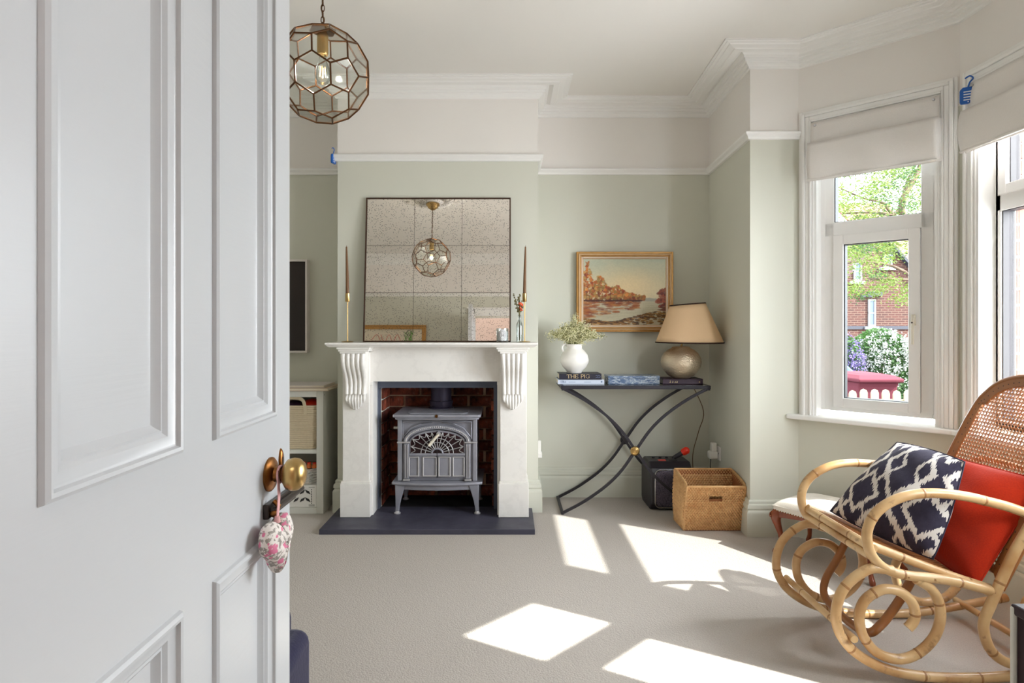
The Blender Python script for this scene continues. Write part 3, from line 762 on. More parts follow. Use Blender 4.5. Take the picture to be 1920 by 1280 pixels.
# arch surround band
def arch(a, b, z0, n=28, t0=0, t1=math.pi): return [(SX + a * math.cos(t0 + (t1 - t0) * k / n), z0 + b * math.sin(t0 + (t1 - t0) * k / n)) for k in range(n + 1)]
def band(o, i, y0, y1, mb):
    n = len(o); v = [(x, y0, z) for x, z in o] + [(x, y0, z) for x, z in i] + [(x, y1, z) for x, z in o] + [(x, y1, z) for x, z in i]
    f = []
    for k in range(n - 1): f += [(k, k + 1, n + k + 1, n + k), (2 * n + k + 1, 2 * n + k, 3 * n + k, 3 * n + k + 1), (k, 2 * n + k, 2 * n + k + 1, k + 1), (n + k, n + k + 1, 3 * n + k + 1, 3 * n + k)]
    f += [(0, n, 3 * n, 2 * n), (n - 1, 3 * n - 1, 4 * n - 1, 2 * n - 1)]
    mb.add(v, f)
p = MB(); band(arch(.208, .103, .482), arch(.184, .080, .482), SY - .016, SY + .014, p); ab = p.obj('arch_band', I, body, 30)
p = MB()
for k in range(46):
    a = math.pi * (k + .5) / 46; x = SX + .196 * math.cos(a); z = .482 + .0915 * math.sin(a); p.ball((x, SY - .016, z), .0055, 6, 4, (1, .6, 1))
p.obj('beading', 'stove_iron_pale', ab, 60)
# spandrel mouldings above the arch
for s_ in (-1, 1):
    p = MB(); pts = [(SX + s_ * .215, SY - .004, .50), (SX + s_ * .215, SY - .004, .605), (SX + s_ * .03, SY - .004, .605), (SX + s_ * .10, SY - .004, .595), (SX + s_ * .165, SY - .004, .565), (SX + s_ * .205, SY - .004, .515)]
    p.tube(pts, .0035, 6, closed=True); p.obj('spandrel_bead', I, body, 50)
# double door
dr = MB(); ol = [(SX - .176, .255)] + [(SX - .176, .470)] + list(reversed(arch(.176, .078, .474))) + [(SX + .176, .255)]
dr.prism_y(ol, SY - .004, SY + .02); door = dr.obj('door', I, st, bevel=.002)
FZ = .408
gp = MB(); gp.prism_y([(SX - .168, FZ)] + list(reversed(arch(.166, .066, .474))) + [(SX + .168, FZ)], SY - .0065, SY - .004); gp.obj('door_glass', 'stove_glass', door)
FX = SX
def fanr(a):  # outer radius of the window at angle a from the fan centre
    lo, hi = .02, .25
    for _ in range(24):
        mid = (lo + hi) / 2; x = mid * math.cos(a); z = FZ + mid * math.sin(a)
        inside = abs(x) < .164 and (z < .474 or (x / .166) ** 2 + ((z - .474) / .066) ** 2 < 1)
        if inside: lo = mid
        else: hi = mid
    return lo
angs = [math.pi * k / 12 for k in range(1, 12)]
for a in angs:
    r1 = fanr(a); b = MB(); b.tube([(FX + .036 * math.cos(a), SY - .011, FZ + .036 * math.sin(a)), (FX + r1 * math.cos(a), SY - .011, FZ + r1 * math.sin(a))], .0028, 6); b.obj('web_spoke', 'stove_iron_pale', door, 60)
for fr in (.075, .102):
    b = MB(); b.tube([(FX + fr * math.cos(math.pi * k / 24), SY - .011, FZ + fr * .93 * math.sin(math.pi * k / 24)) for k in range(25)], .0028, 6); b.obj('web_arc', 'stove_iron_pale', door, 60)
al = [0.02] + angs + [math.pi - .02]
for k in range(len(al) - 1):
    a0, a1 = al[k], al[k + 1]; r0, r1 = fanr(a0), fanr(a1); am = (a0 + a1) / 2; rm = fanr(am) - .026
    b = MB(); b.tube(catmull([(FX + r0 * math.cos(a0), SY - .011, FZ + r0 * math.sin(a0)), (FX + rm * math.cos(am), SY - .011, FZ + rm * math.sin(am)), (FX + r1 * math.cos(a1), SY - .011, FZ + r1 * math.sin(a1))], 4), .0026, 6); b.obj('web_scallop', 'stove_iron_pale', door, 60)
b = MB(); b.tube([(FX + .034 * math.cos(math.pi * k / 14), SY - .011, FZ + .030 * math.sin(math.pi * k / 14)) for k in range(15)], .006, 8); b.obj('fan_boss', I, door, 60)
b = MB(); b.box(SX - .176, SX + .176, SY - .012, SY - .003, .394, .409); b.obj('mid_rail', I, door, bevel=.002)
b = MB(); b.box(SX - .003, SX + .001, SY - .0128, SY - .003, .256, .55); b.obj('meeting_joint', 'gasket', door)
for x0, x1 in ((-.176, -.117), (-.088, -.006), (.010, .080), (.100, .168)):
    b = MB(); x0 += SX; x1 += SX; ring_ = [(x0, SY - .009, .266), (x1, SY - .009, .266), (x1, SY - .009, .384), (x0, SY - .009, .384)]
    for k in range(4):
        p0, p1 = ring_[k], ring_[(k + 1) % 4]; b.tube([p0, p1], .0045, 6)
    pn = b.obj('panel_frame', 'stove_iron_pale', door, 50)
    b = MB(); b.box(x0, x1, SY - .0055, SY - .002, .266, .384); b.obj('door_panel', I, pn)
b = MB(); b.tube([(SX + .012, SY - .03, .532), (SX - .012, SY - .038, .505), (SX - .048, SY - .045, .462)], [.010, .0085, .0115], 12); b.obj('door_handle', 'handle_bone', door, 60)
b = MB(); b.tube([(SX + .01, SY - .004, .534), (SX + .012, SY - .034, .534)], [.008, .013], 12); b.obj('handle_boss', 'stove_iron_pale', door, 60)
b = MB(); b.tube([(SX - .245, 3.98, .545), (SX - .30, 3.98, .545)], [.008, .0095], 12); b.obj('side_lever', 'handle_bone', st, 60)
# ash lip with bowed front
n = 16; fr_ = [(SX - .283 + .566 * k / n, 3.815 - .035 * math.sin(math.pi * k / n) ** .7) for k in range(n + 1)]
p = MB(); p.prism([(SX - .283, 4.19)] + fr_ + [(SX + .283, 4.19)], .216, .232); lip = p.obj('ash_lip', I, st, bevel=.004)
p = MB(); p.prism([(SX - .235, 4.15)] + [(SX - .235 + .47 * k / n, 3.832 - .03 * math.sin(math.pi * k / n) ** .7) for k in range(n + 1)] + [(SX + .235, 4.15)], .180, .216); p.obj('ash_apron', I, lip, bevel=.006)
for sx in (-1, 1):
    for yy, k in ((3.835, 0), (4.15, 1)):
        p = MB(); x = SX + sx * .236
        secs = [(.216, .034, .024, -.008), (.175, .026, .020, .0), (.12, .017, .016, .008), (.07, .012, .012, .013), (.045, .012, .012, .015)]
        vs = []
        for z, hw, hd, ox in secs:
            xx = x + sx * ox
            vs += [(xx - hw, yy - hd, z), (xx + hw, yy - hd, z), (xx + hw, yy + hd, z), (xx - hw, yy + hd, z)]
        fs = [(3, 2, 1, 0), (16, 17, 18, 19)]
        for a in range(4):
            for j in range(4): fs.append((a * 4 + j, a * 4 + (j + 1) % 4, a * 4 + 4 + (j + 1) % 4, a * 4 + 4 + j))
        p.add(vs, fs); lg = p.obj('leg', I, st, bevel=.005)
        p = MB(); p.lathe([(.02, .030), (.021, .036), (.013, .042), (.011, .05)], (x + sx * .015, yy, 0), 14); p.obj('foot', 'stove_iron_pale', lg, 50)
p = MB(); p.lathe([(.068, .655), (.068, .90)], (SX - .003, 4.09, 0), 32); fl = p.obj('flue_pipe', 'flue', st, 50)
p = MB(); p.lathe([(.082, .654), (.082, .664), (.072, .672), (.078, .70), (.078, .708), (.070, .712)], (SX - .003, 4.09, 0), 32); p.obj('flue_collar', 'flue', fl, 50)

# ================================================================== MIRROR on the mantel
TIL = R(5.6); MW, MH = .937, .936
TM = Matrix.Translation((FC + .002, 3.875, 1.1065)) @ Matrix.Rotation(-TIL, 4, 'X')
mr = thing('leaning_mirror', 'square foxed mirror of nine panes leaning on the mantel', 'mirror', (FC + .002, 3.875, 1.1065))
p = MB(TM); ring_frame(p, -MW / 2, MW / 2, 0, MH, .007, .007, .006, .006, -.008, .016); p.obj('frame', 'mirror_frame', mr)
p = MB(TM); p.box(-MW / 2 + .004, MW / 2 - .004, .006, .014, .004, MH - .004); p.obj('backing', 'mirror_frame', mr)
pw = (MW - .014) / 3; ph = (MH - .012) / 3
for i in range(3):
    for j in range(3):
        x0 = -MW / 2 + .007 + i * pw; z0 = .006 + j * ph
        p = MB(TM); p.box(x0 + .0011, x0 + pw - .0011, 0.0, .005, z0 + .0011, z0 + ph - .0011); p.obj('mirror_pane', 'foxed_mirror', mr)

# ================================================================== CANDLES, JAR, BOTTLE on the mantel
def candlestick(x, y, label, clabel, lean=0):
    r_ = thing('candlestick', label, 'candlestick', (x, y, 1.105), 'brass candlesticks')
    p = MB(); p.lathe([(.0001, 1.1052), (.036, 1.1052), (.038, 1.108), (.03, 1.111), (.006, 1.113)], (x, y, 0), 28); p.obj('base', 'brass', r_, 50)
    p = MB(); p.lathe([(.0032, 1.112), (.0032, 1.362)], (x, y, 0), 10); p.obj('stem', 'brass', r_, 50)
    p = MB(); p.lathe([(.0001, 1.358), (.012, 1.359), (.0135, 1.362), (.0135, 1.412), (.0115, 1.412), (.0115, 1.366), (.0001, 1.366)], (x, y, 0), 18); p.obj('cup', 'brass', r_, 50)
    c_ = MB(); c_.tube(catmull([(x, y, 1.3665), (x + lean * .2, y, 1.50), (x + lean * .7, y, 1.62), (x + lean, y, 1.705)], 5), [.0112 - .0066 * (i / 15) ** 1.3 for i in range(16)], 14)
    o = thing('taper_candle', clabel, 'candle', (x, y, 1.3665), 'brown taper candles')
    c_.obj('wax', 'candle_brown', o, 50)
    c_ = MB(); c_.tube([(x + lean, y, 1.703), (x + lean + .001, y, 1.714)], .0012, 6); c_.obj('wick', 'cord_brown', o)
candlestick((651.5 - 953) * 3.84 / 1145, 3.84, 'slim brass candlestick left of the mirror', 'brown taper candle left of the mirror', -.006)
candlestick((983.5 - 953) * 3.84 / 1145, 3.84, 'slim brass candlestick right of the mirror beside the bottle', 'brown taper candle right of the mirror', .006)
jx, jy = (942 - 953) * 3.80 / 1145, 3.80
jr = thing('candle_jar', 'small glass candle jar with an oval white label on the mantel', 'candle jar', (jx, jy, 1.105))
p = MB(); p.lathe([(.0001, 1.1055), (.034, 1.1055), (.038, 1.110), (.038, 1.192), (.035, 1.192), (.035, 1.116), (.0001, 1.116)], (jx, jy, 0), 28); p.obj('glass_cup', 'bottle_glass', jr, 50)
p = MB(); p.lathe([(.0001, 1.116), (.0345, 1.116), (.0345, 1.172), (.0001, 1.172)], (jx, jy, 0), 24); p.obj('wax', 'white_print', jr, 50)
p = MB()
def oval(k, rx, rz, yo):
    a = 2 * math.pi * k; xx = rx * math.sin(a); return (jx + .0385 * math.sin(xx / .0385) , jy - (.0385 + yo) * math.cos(xx / .0385), 1.150 + rz * math.cos(a))
def oval_disc(rx, rz, yo, mat, par):
    p = MB(); p.grid(lambda u, v: oval(u, rx * (v * .999 + .001), rz * (v * .999 + .001), yo), 28, 4, True); return p.obj('label', mat, par)
lb = oval_disc(.026, .036, .0006, 'white_print', jr); 
for rx, rz in ((.0235, .033), (.015, .022)):
    p = MB(); p.tube([oval(k / 28, rx, rz, .0012) for k in range(28)], .0008, 5, True); p.obj('label_ring', 'gasket', lb)
p = MB()
for a in range(20): 
    q = oval(a / 20, .0193, .0275, .0012); p.ball(q, .0016, 5, 3)
p.obj('label_letters', 'gasket', lb)
p = MB(); p.tube([(jx - .007, jy - .0392, 1.160), (jx - .003, jy - .0396, 1.161), (jx - .005, jy - .0396, 1.152), (jx - .002, jy - .0396, 1.146), (jx - .007, jy - .0392, 1.141)], .0012, 5)
p.tube([(jx + .008, jy - .039, 1.141), (jx + .007, jy - .039, 1.160), (jx + .001, jy - .0396, 1.147), (jx + .011, jy - .0388, 1.147)], .0012, 5); p.obj('label_mark', 'gasket', lb)
bx_, by_ = (974 - 953) * 3.80 / 1145, 3.80
bt = thing('bottle_vase', 'narrow clear glass bottle vase beside the mirror', 'vase', (bx_, by_, 1.105))
p = MB(); p.lathe([(.0001, 1.1055), (.019, 1.1055), (.021, 1.110), (.021, 1.205), (.018, 1.222), (.011, 1.234), (.009, 1.245), (.009, 1.272), (.011, 1.275), (.008, 1.275), (.007, 1.24), (.016, 1.215), (.018, 1.2), (.018, 1.114), (.0001, 1.114)], (bx_, by_, 0), 22); p.obj('glass', 'bottle_glass', bt, 60)
df_ = thing('dried_sprig', 'small dried sprig with orange blooms in the glass bottle', 'dried flowers', (bx_, by_, 1.12))
random.seed(21)
stems = MB(); heads = MB(); blooms = MB()
for k in range(9):
    a = random.uniform(-1, 1); tip = (bx_ + .001 + a * .036 - .004, by_ + random.uniform(-.02, .015), 1.36 + random.uniform(-.03, .07) - abs(a) * .02)
    cp = catmull([(bx_ + random.uniform(-.003, .003), by_, 1.12), (bx_ + a * .003, by_, 1.27), (bx_ + a * .016, by_, 1.32), tip], 4); stems.tube(cp, .0013, 5)
    for j in range(7):
        q = cp[-1 - j]; heads.ball((q[0] + random.uniform(-.007, .007), q[1] + random.uniform(-.006, .006), q[2] + random.uniform(-.005, .006)), random.uniform(.0035, .0065), 6, 4)
for dx, dz in ((.006, 1.345), (.013, 1.335), (.010, 1.312)):
    for j in range(7): blooms.ball((bx_ + dx + random.uniform(-.008, .008), by_ - .008 + random.uniform(-.006, .006), dz + random.uniform(-.008, .008)), .006, 6, 4)
stems.obj('stems', 'dry_olive', df_); heads.obj('seed_heads', 'dry_olive', df_, 60)['kind'] = 'stuff'; blooms.obj('orange_blooms', 'flower_orange', df_, 60)

# ================================================================== PENDANT LAMP
PX, PY, PZ, PR = -0.705, 2.32, 2.158, .178
pd = thing('pendant_lamp', 'faceted clear glass globe pendant lamp in a bronze frame', 'pendant lamp', (PX, PY, PZ))
ph_ = (1 + 5 ** .5) / 2
ico = []
for a in (-1, 1):
    for b in (-ph_, ph_): ico += [(0, a, b), (a, b, 0), (b, 0, a)]
ico = [Vector(v) for v in ico]
E_ = [(i, j) for i in range(12) for j in range(i + 1, 12) if abs((ico[i] - ico[j]).length - 2) < 1e-4]
tv = {}
for i, j in E_: tv[(i, j)] = ico[i] * 2 / 3 + ico[j] / 3; tv[(j, i)] = ico[j] * 2 / 3 + ico[i] / 3
nb = {i: [j for a, b in E_ for j in ((b,) if a == i else (a,) if b == i else ())] for i in range(12)}
tri = [(i, j, k) for i in range(12) for j in nb[i] if j > i for k in nb[j] if k > j and k in nb[i]]
hexn = (ico[tri[0][0]] + ico[tri[0][1]] + ico[tri[0][2]]).normalized(); penn = ico[tri[0][0]].normalized()
view = (Vector((PX, PY, PZ)) - Vector((0, 0, 1.2))).normalized(); tocam = -view
rgt = view.cross(Vector((0, 0, 1))).normalized(); upv = rgt.cross(view)
hd = (tocam * math.cos(R(12)) - rgt * math.sin(R(12)) + upv * .03).normalized(); pd_dir = (tocam * math.cos(R(25.4)) + rgt * math.sin(R(25.4)) + upv * .05).normalized()
def basis(a, b):
    z = a.normalized(); y = (b - z * b.dot(z)).normalized(); x = y.cross(z); return Matrix((x, y, z)).transposed()
RM = basis(hd, pd_dir) @ basis(hexn, penn).transposed()
scl = PR / tv[E_[0]].length
PT = {k: Vector((PX, PY, PZ)) + RM @ (v * scl) for k, v in tv.items()}
def cyc(keys, nrm, cen):
    u = nrm.orthogonal().normalized(); w = nrm.cross(u); return sorted(keys, key=lambda k: math.atan2((PT[k] - cen).dot(w), (PT[k] - cen).dot(u)))
faces = []
for i in range(12): faces.append([(i, j) for j in nb[i]])
for i, j, k in tri: faces.append([(i, j), (j, i), (j, k), (k, j), (i, k), (k, i)])
C0 = Vector((PX, PY, PZ))
for f in faces:
    cen = sum((PT[k] for k in f), Vector()) / len(f); nn = (cen - C0).normalized(); ring = [PT[k] for k in cyc(f, nn, cen)]
    p = MB(); n = len(ring); a = [tuple(v + (cen - v) * .015) for v in ring]; b = [tuple(v + (cen - v) * .015 - nn * .0025) for v in ring]
    p.add(a + b, [tuple(range(n)), tuple(range(2 * n - 1, n - 1, -1))] + [(q, (q + 1) % n, n + (q + 1) % n, n + q) for q in range(n)]); p.obj('glass_pane', 'lamp_glass', pd)
edges = set()
for i, j in E_: edges.add(((i, j), (j, i)))
for f in faces[:12]:
    cen = sum((PT[k] for k in f), Vector()) / len(f); rr = cyc(f, (cen - C0).normalized(), cen)
    for q in range(5): edges.add((rr[q], rr[(q + 1) % 5]))
for a, b in edges:
    p = MB(); p.tube([tuple(PT[a]), tuple(PT[b])], .0034, 6); p.obj('frame_bar', 'lamp_bronze', pd)
p = MB(); p.lathe([(.012, PZ + PR * .97), (.05, PZ + PR * .95), (.052, PZ + PR * .93), (.012, PZ + PR * .93)], (PX, PY, 0), 6); p.obj('cap', 'lamp_bronze', pd)
p = MB(); p.lathe([(.019, PZ + .075), (.021, PZ + .08), (.021, PZ + .150), (.014, PZ + .165), (.012, PZ + PR * .95)], (PX, PY, 0), 24); p.obj('lamp_holder', 'brass', pd, 50)
p = MB(); p.lathe([(.013, PZ + .075), (.014, PZ + .055), (.024, PZ + .030), (.031, PZ + .004), (.029, PZ - .014), (.018, PZ - .032), (.0001, PZ - .038)], (PX, PY, 0), 24); bulb = p.obj('bulb', 'bottle_glass', pd, 60)
for k in range(4):
    a = k * math.pi / 2; p = MB(); p.tube([(PX + .009 * math.cos(a), PY + .009 * math.sin(a), PZ + .03), (PX + .011 * math.cos(a + .3), PY + .011 * math.sin(a + .3), PZ - .008)], .0014, 6); p.obj('filament', 'filament', bulb)
zz = PZ + PR * .98; k = 0
while zz < CEIL - .15:
    p = MB(); a = 0 if k % 2 else math.pi / 2; ca, sa = math.cos(a), math.sin(a)
    lk = [(.0065 * math.cos(t), .014 * math.sin(t)) for t in [2 * math.pi * q / 14 for q in range(14)]]
    p.tube([(PX + ca * x, PY + sa * x, zz + .011 + z) for x, z in lk], .0018, 6, True); p.obj('chain_link', 'lamp_bronze', pd, 60); zz += .0225; k += 1
p = MB(); p.tube([(PX + .004 * math.sin(i), PY + .004 * math.cos(i), PZ + PR + (CEIL - .13 - PZ - PR) * i / 18) for i in range(19)], .0022, 6); p.obj('flex', 'cord_brown', pd, 60)
p = MB(); p.lathe([(.006, CEIL - .145), (.02, CEIL - .14), (.045, CEIL - .12), (.056, CEIL - .10), (.062, CEIL - .096), (.062, CEIL - .083)], (PX, PY, 0), 32); p.obj('ceiling_cup', 'brass', pd, 50)

pl_ = bpy.data.lights.new('pendant_bulb_light', 'POINT'); pl_.energy = 3.0; pl_.color = (1.0, 0.90, 0.78); pl_.shadow_soft_size = .012
plo = bpy.data.objects.new('pendant_bulb_light', pl_); COL.objects.link(plo); plo.location = (PX, PY, PZ)

# ================================================================== DOOR
DXF = -0.40; DY0, DY1 = .44, 1.117
def rect_mould(mb, y0, y1, z0, z1, prof, xf):
    vs = []; fs = []
    for e, h in prof: vs += [(xf + h, y0 + e, z0 + e), (xf + h, y1 - e, z0 + e), (xf + h, y1 - e, z1 - e), (xf + h, y0 + e, z1 - e)]
    for k in range(len(prof) - 1):
        for j in range(4): fs.append((k * 4 + j, k * 4 + (j + 1) % 4, k * 4 + 4 + (j + 1) % 4, k * 4 + 4 + j))
    mb.add(vs, fs)
PAN = [(.5217, .741, 1.049, 1.90), (.828, 1.0397, 1.049, 1.90), (.5217, .741, .22, .8533), (.828, 1.0397, .22, .8533)]
p = MB()
x0, x1 = DXF - .04, DXF
p.box(x0, x1, DY0, .5217, .008, 2.01); p.box(x0, x1, 1.0397, DY1, .008, 2.01); p.box(x0, x1, .741, .828, .22, .8533); p.box(x0, x1, .741, .828, 1.049, 1.90)
p.box(x0, x1, .5217, 1.0397, .008, .22); p.box(x0, x1, .5217, 1.0397, .8533, 1.049); p.box(x0, x1, .5217, 1.0397, 1.90, 2.01)
door1 = struct(p.obj('door_1', 'door_paint'), 'glossy white four-panel door standing open')
prof = [(-.003, -.001), (-.001, .005), (.003, .0075), (.007, .0065), (.009, .002), (.012, .0005), (.022, -.001), (.027, -.005), (.030, -.0045), (.034, -.009), (.039, -.0125), (.040, -.016)]
for y0, y1, z0, z1 in PAN:
    p = MB(); p.box(x0 + .008, DXF - .012, y0 - .01, y1 + .01, z0 - .01, z1 + .01); pn = p.obj('panel', 'door_paint', door1)
    p = MB(); rect_mould(p, y0, y1, z0, z1, prof, DXF); p.obj('panel_moulding', 'door_paint', pn, 25)
KY, KZ = 1.0237, .9535
p = MB(); p.lathe([(.0285, DXF), (.0285, DXF + .003), (.025, DXF + .006), (.019, DXF + .0075), (.013, DXF + .010), (.011, DXF + .022), (.012, DXF + .024)], (0, KY, KZ), 32, 'x'); rs = p.obj('knob_rose', 'brass_aged', door1, 40); rs['label'] = 'aged brass rose behind the door knob'
p = MB(); p.lathe([(.012, DXF + .022), (.018, DXF + .026), (.025, DXF + .031), (.0275, DXF + .040), (.026, DXF + .049), (.020, DXF + .056), (.011, DXF + .0595), (.0001, DXF + .061)], (0, KY, KZ), 32, 'x'); p.obj('knob', 'brass', rs, 60)
p = MB(); p.lathe([(.0001, DXF + .004), (.008, DXF + .004), (.011, DXF + .002), (.012, DXF)], (0, 0, 0), 20, 'x'); p.V = [(x, 1.0726 + y * .8, .966 + z * 1.8) for x, y, z in p.V]; es = p.obj('escutcheon', 'brass_aged', door1, 50)
p = MB(); p.box(DXF + .003, DXF + .0048, 1.071, 1.0742, .954, .972); p.obj('keyhole', 'gasket', es)
p = MB(); p.box(DXF, DXF + .010, .994, 1.124, .886, .910); lt = p.obj('surface_bolt', 'dark_steel', door1, bevel=.002); lt['label'] = 'dark steel surface bolt near the door edge'
p = MB(); p.tube([(DXF + .012, 1.0, .8985), (DXF + .012, 1.145, .8985)], .006, 10); p.obj('bolt_bar', 'dark_steel', lt, 60)
p = MB(); p.lathe([(.0001, DXF + .022), (.006, DXF + .021), (.007, DXF + .015), (.005, DXF + .009)], (0, 1.004, .894), 12, 'x'); p.obj('bolt_knob', 'brass_aged', lt, 60)
p = MB(); p.tube([(DXF + .012, 1.012, .912), (DXF + .020, 1.010, .905), (DXF + .016, 1.016, .896)], .004, 8); p.obj('bolt_catch', 'brass_aged', lt, 60)
# hanging heart
HY, HZ, HX = .992, .846, -.377
ht = thing('hanging_heart', 'floral fabric heart hanging from the door knob', 'hanging heart', (HX, HY, HZ))
def heart2(a): return (16 * math.sin(a) ** 3 / 17, (13 * math.cos(a) - 5 * math.cos(2 * a) - 2 * math.cos(3 * a) - math.cos(4 * a) + 2.5) / 16)
p = MB()
for sg in (-1, 1):
    def fn(u, v, sg=sg):
        hx, hz = heart2(2 * math.pi * u); r = math.sin(v * math.pi / 2); t = math.cos(v * math.pi / 2) ** .8
        return (HX + sg * .019 * t * (1 + .06 * math.sin(9 * u * 6.28)), HY + hx * .056 * r, HZ + hz * .050 * r)
    p.grid(fn, 40, 8, True)
t = NT('floral_print'); vn = t.noise(60, 3); pk = t.ramp(t.noise(75, 2), [(.58, (0, 0, 0, 1)), (.62, (1, 1, 1, 1))]); gy = t.ramp(t.noise(130, 3), [(.52, (0, 0, 0, 1)), (.56, (1, 1, 1, 1))])
t.set(t.mix(pk, t.mix(t.math('MULTIPLY', gy, .8), S(222, 214, 208), S(128, 120, 112)), S(212, 120, 150)), .9); t.bump(t.noise(90, 2), .3, .003); M['floral_print'] = t.m
p.obj('body', 'floral_print', ht, 60)
p = MB(); p.rectsweep(catmull([(DXF + .019, KY - .012, KZ + .009), (DXF + .020, KY - .013, KZ - .02), (HX, HY + .012, HZ + .075), (HX, HY + .004, HZ + .036)], 5), .009, .0015, (0, 1, 0)); p.obj('ribbon', 'ribbon_pink', ht)
p = MB(); p.tube([(DXF + .018, KY + .0135 * math.cos(a), KZ + .0135 * math.sin(a)) for a in [2 * math.pi * k / 20 for k in range(20)]], .0022, 6, True); p.obj('ribbon_loop', 'ribbon_pink', ht, 60)
p = MB(); p.tube([(HX, HY + .004, HZ + .046), (HX, HY + .004, HZ + .036)], [.004, .006], 8); p.obj('ribbon_knot', 'ribbon_pink', ht, 60)

# ================================================================== LEFT ALCOVE
ar = thing('dark_artwork', 'dark artwork in a slim white frame in the left alcove', 'picture', (-1.75, 4.3, 1.02))
ax1, ax0, az0, az1 = -1.406, -2.16, 1.020, 1.673
p = MB(); ring_frame(p, ax0, ax1, az0, az1, .014, .014, .014, .014, 4.268, 4.329); p.obj('frame', 'frame_white', ar, bevel=.002)
p = MB(); p.box(ax0 + .012, ax1 - .012, 4.290, 4.325, az0 + .012, az1 - .012); p.obj('canvas', 'dark_canvas', ar)
# cube shelf unit
bsx1, bsy0, bsz = -1.189, 3.926, .790
bs = thing('cube_shelf', 'white cube shelf unit standing in the left alcove', 'shelf', (-1.56, 4.1, 0))
bw = .80; bx0 = bsx1 - bw
for xa, m_ in ((bsx1 - .044, 'shelf_side'), (bx0, 'shelf_side')):
    p = MB(); p.box(xa, xa + .044, bsy0, 4.30, 0, bsz); p.obj('side_panel', 'shelf_white', bs, bevel=.002)
p = MB(); p.box(bx0 + .044, bsx1 - .044, bsy0, 4.30, bsz - .040, bsz); p.obj('top_panel', 'shelf_white', bs, bevel=.002)
p = MB(); p.box(bx0 + .044, bsx1 - .044, bsy0, 4.30, .0, .036); p.obj('bottom_panel', 'shelf_white', bs, bevel=.002)
p = MB(); p.box(bx0 + .044, bsx1 - .044, bsy0 + .002, 4.30, .386, .410); p.obj('shelf', 'shelf_white', bs, bevel=.002)
p = MB(); p.box(bx0 + .39, bx0 + .41, bsy0 + .002, 4.30, .036, .75); p.obj('divider', 'shelf_white', bs, bevel=.002)
p = MB(); p.box(bx0 + .02, bsx1 - .02, 4.29, 4.30, .02, .77); p.obj('back_panel', 'shelf_side', bs)
p = MB(); p.lathe([(.0001, bsx1 + .0005), (.004, bsx1 + .0005), (.004, bsx1 - .001)], (0, bsy0 + .02, bsz - .028), 8, 'x'); p.obj('screw_hole', 'gasket', bs)
# storage basket in the upper cube
kx1 = bsx1 - .052; kx0 = kx1 - .315; kb = thing('storage_basket', 'cream woven storage basket in the upper cube of the shelf', 'basket', ((kx0 + kx1) / 2, 4.08, .411))
def rrect(x0, x1, y0, y1, r, k=4):
    out = []
    for cx, cy, a0 in ((x1 - r, y1 - r, 0), (x0 + r, y1 - r, 90), (x0 + r, y0 + r, 180), (x1 - r, y0 + r, 270)):
        for q in range(k + 1): a = R(a0 + 90 * q / k); out.append((cx + r * math.cos(a), cy + r * math.sin(a)))
    return out
for k in range(22):
    z = .417 + k * .0128; p = MB(); g = .010 * (1 - k / 21) ; p.tube([(x, y, z) for x, y in rrect(kx0 + g, kx1 - g, 3.948 + g, 4.25, .035)], .0072, 6, True); p.obj('woven_coil', 'basket_cream', kb, 60)
p = MB(); p.prism(rrect(kx0 + .01, kx1 - .01, 3.958, 4.24, .03), .4112, .416); p.obj('base', 'basket_cream', kb)
hxm = -1.345
p = MB(); p.rectsweep(catmull([(hxm + .035, 3.940, .64), (hxm + .030, 3.940, .70), (hxm + .008, 3.945, .735), (hxm - .06, 3.95, .742), (hxm - .13, 3.945, .735), (hxm - .15, 3.94, .70), (hxm - .155, 3.94, .64)], 5), .004, .020, (0, 1, 0)); p.obj('handle_strap', 'basket_cream', kb)
def lump(name, label, cat, c, s3, mat, seed):
    random.seed(seed); p = MB(); p.ball(c, 1.0, 16, 10, s3); p.V = [(x + random.uniform(-.004, .004), y + random.uniform(-.004, .004), z + random.uniform(-.004, .004)) for x, y, z in p.V]
    return tag(p.obj(name, mat, None, 60), label, cat)
lump('folded_cloth', 'bright red cloth on top of the storage basket', 'cloth', (-1.30, 4.06, .690), (.062, .075, .030), 'red_plastic', 4)
lump('folded_cloth', 'dark cloth beside the red one in the storage basket', 'cloth', (-1.43, 4.06, .680), (.062, .08, .030), 'book_purple', 5)
# lower cube: patterned carton, stacked wire trays, amber jars
cx1 = bsx1 - .050; cx0_ = cx1 - .27
ct = thing('patterned_carton', 'white storage carton with a cut-out diamond pattern', 'carton', ((cx0_ + cx1) / 2, 4.05, .0365))
p = MB(); p.box(cx0_, cx1, 3.945, 4.20, .0365, .178); p.obj('body', 'plastic_white', ct, bevel=.004)
random.seed(5)
for (ox, oz) in ((-1.33, .135), (-1.33, .085), (-1.37, .135), (-1.295, .135), (-1.295, .085), (-1.37, .085)):
    for k in range(4):
        p = MB(); sg = 1 if (round(ox * 1000) + round(oz * 1000)) % 2 else -1; d = (k - 1.5) * .0095; a = .012
        p.rectsweep([(ox - a * .5 + d * .7, 3.9447, oz - sg * a * .9 + sg * d * .3), (ox + a * .5 + d * .7, 3.9447, oz + sg * a * .9 + sg * d * .3)], .0016, .004, (0, 1, 0)); p.obj('cut_out', 'gasket', ct)
for z in (.045, .052, .165):
    p = MB(); p.box(cx1 - .05, cx1 - .012, 3.9435, 3.9455, z, z + .002); p.obj('cut_line', 'gasket', ct)
for k in range(9):
    p = MB(); p.box(cx1 - .034, cx1 - .029, 3.9435, 3.9455, .060 + k * .011, .066 + k * .011); p.obj('cut_slot', 'gasket', ct)
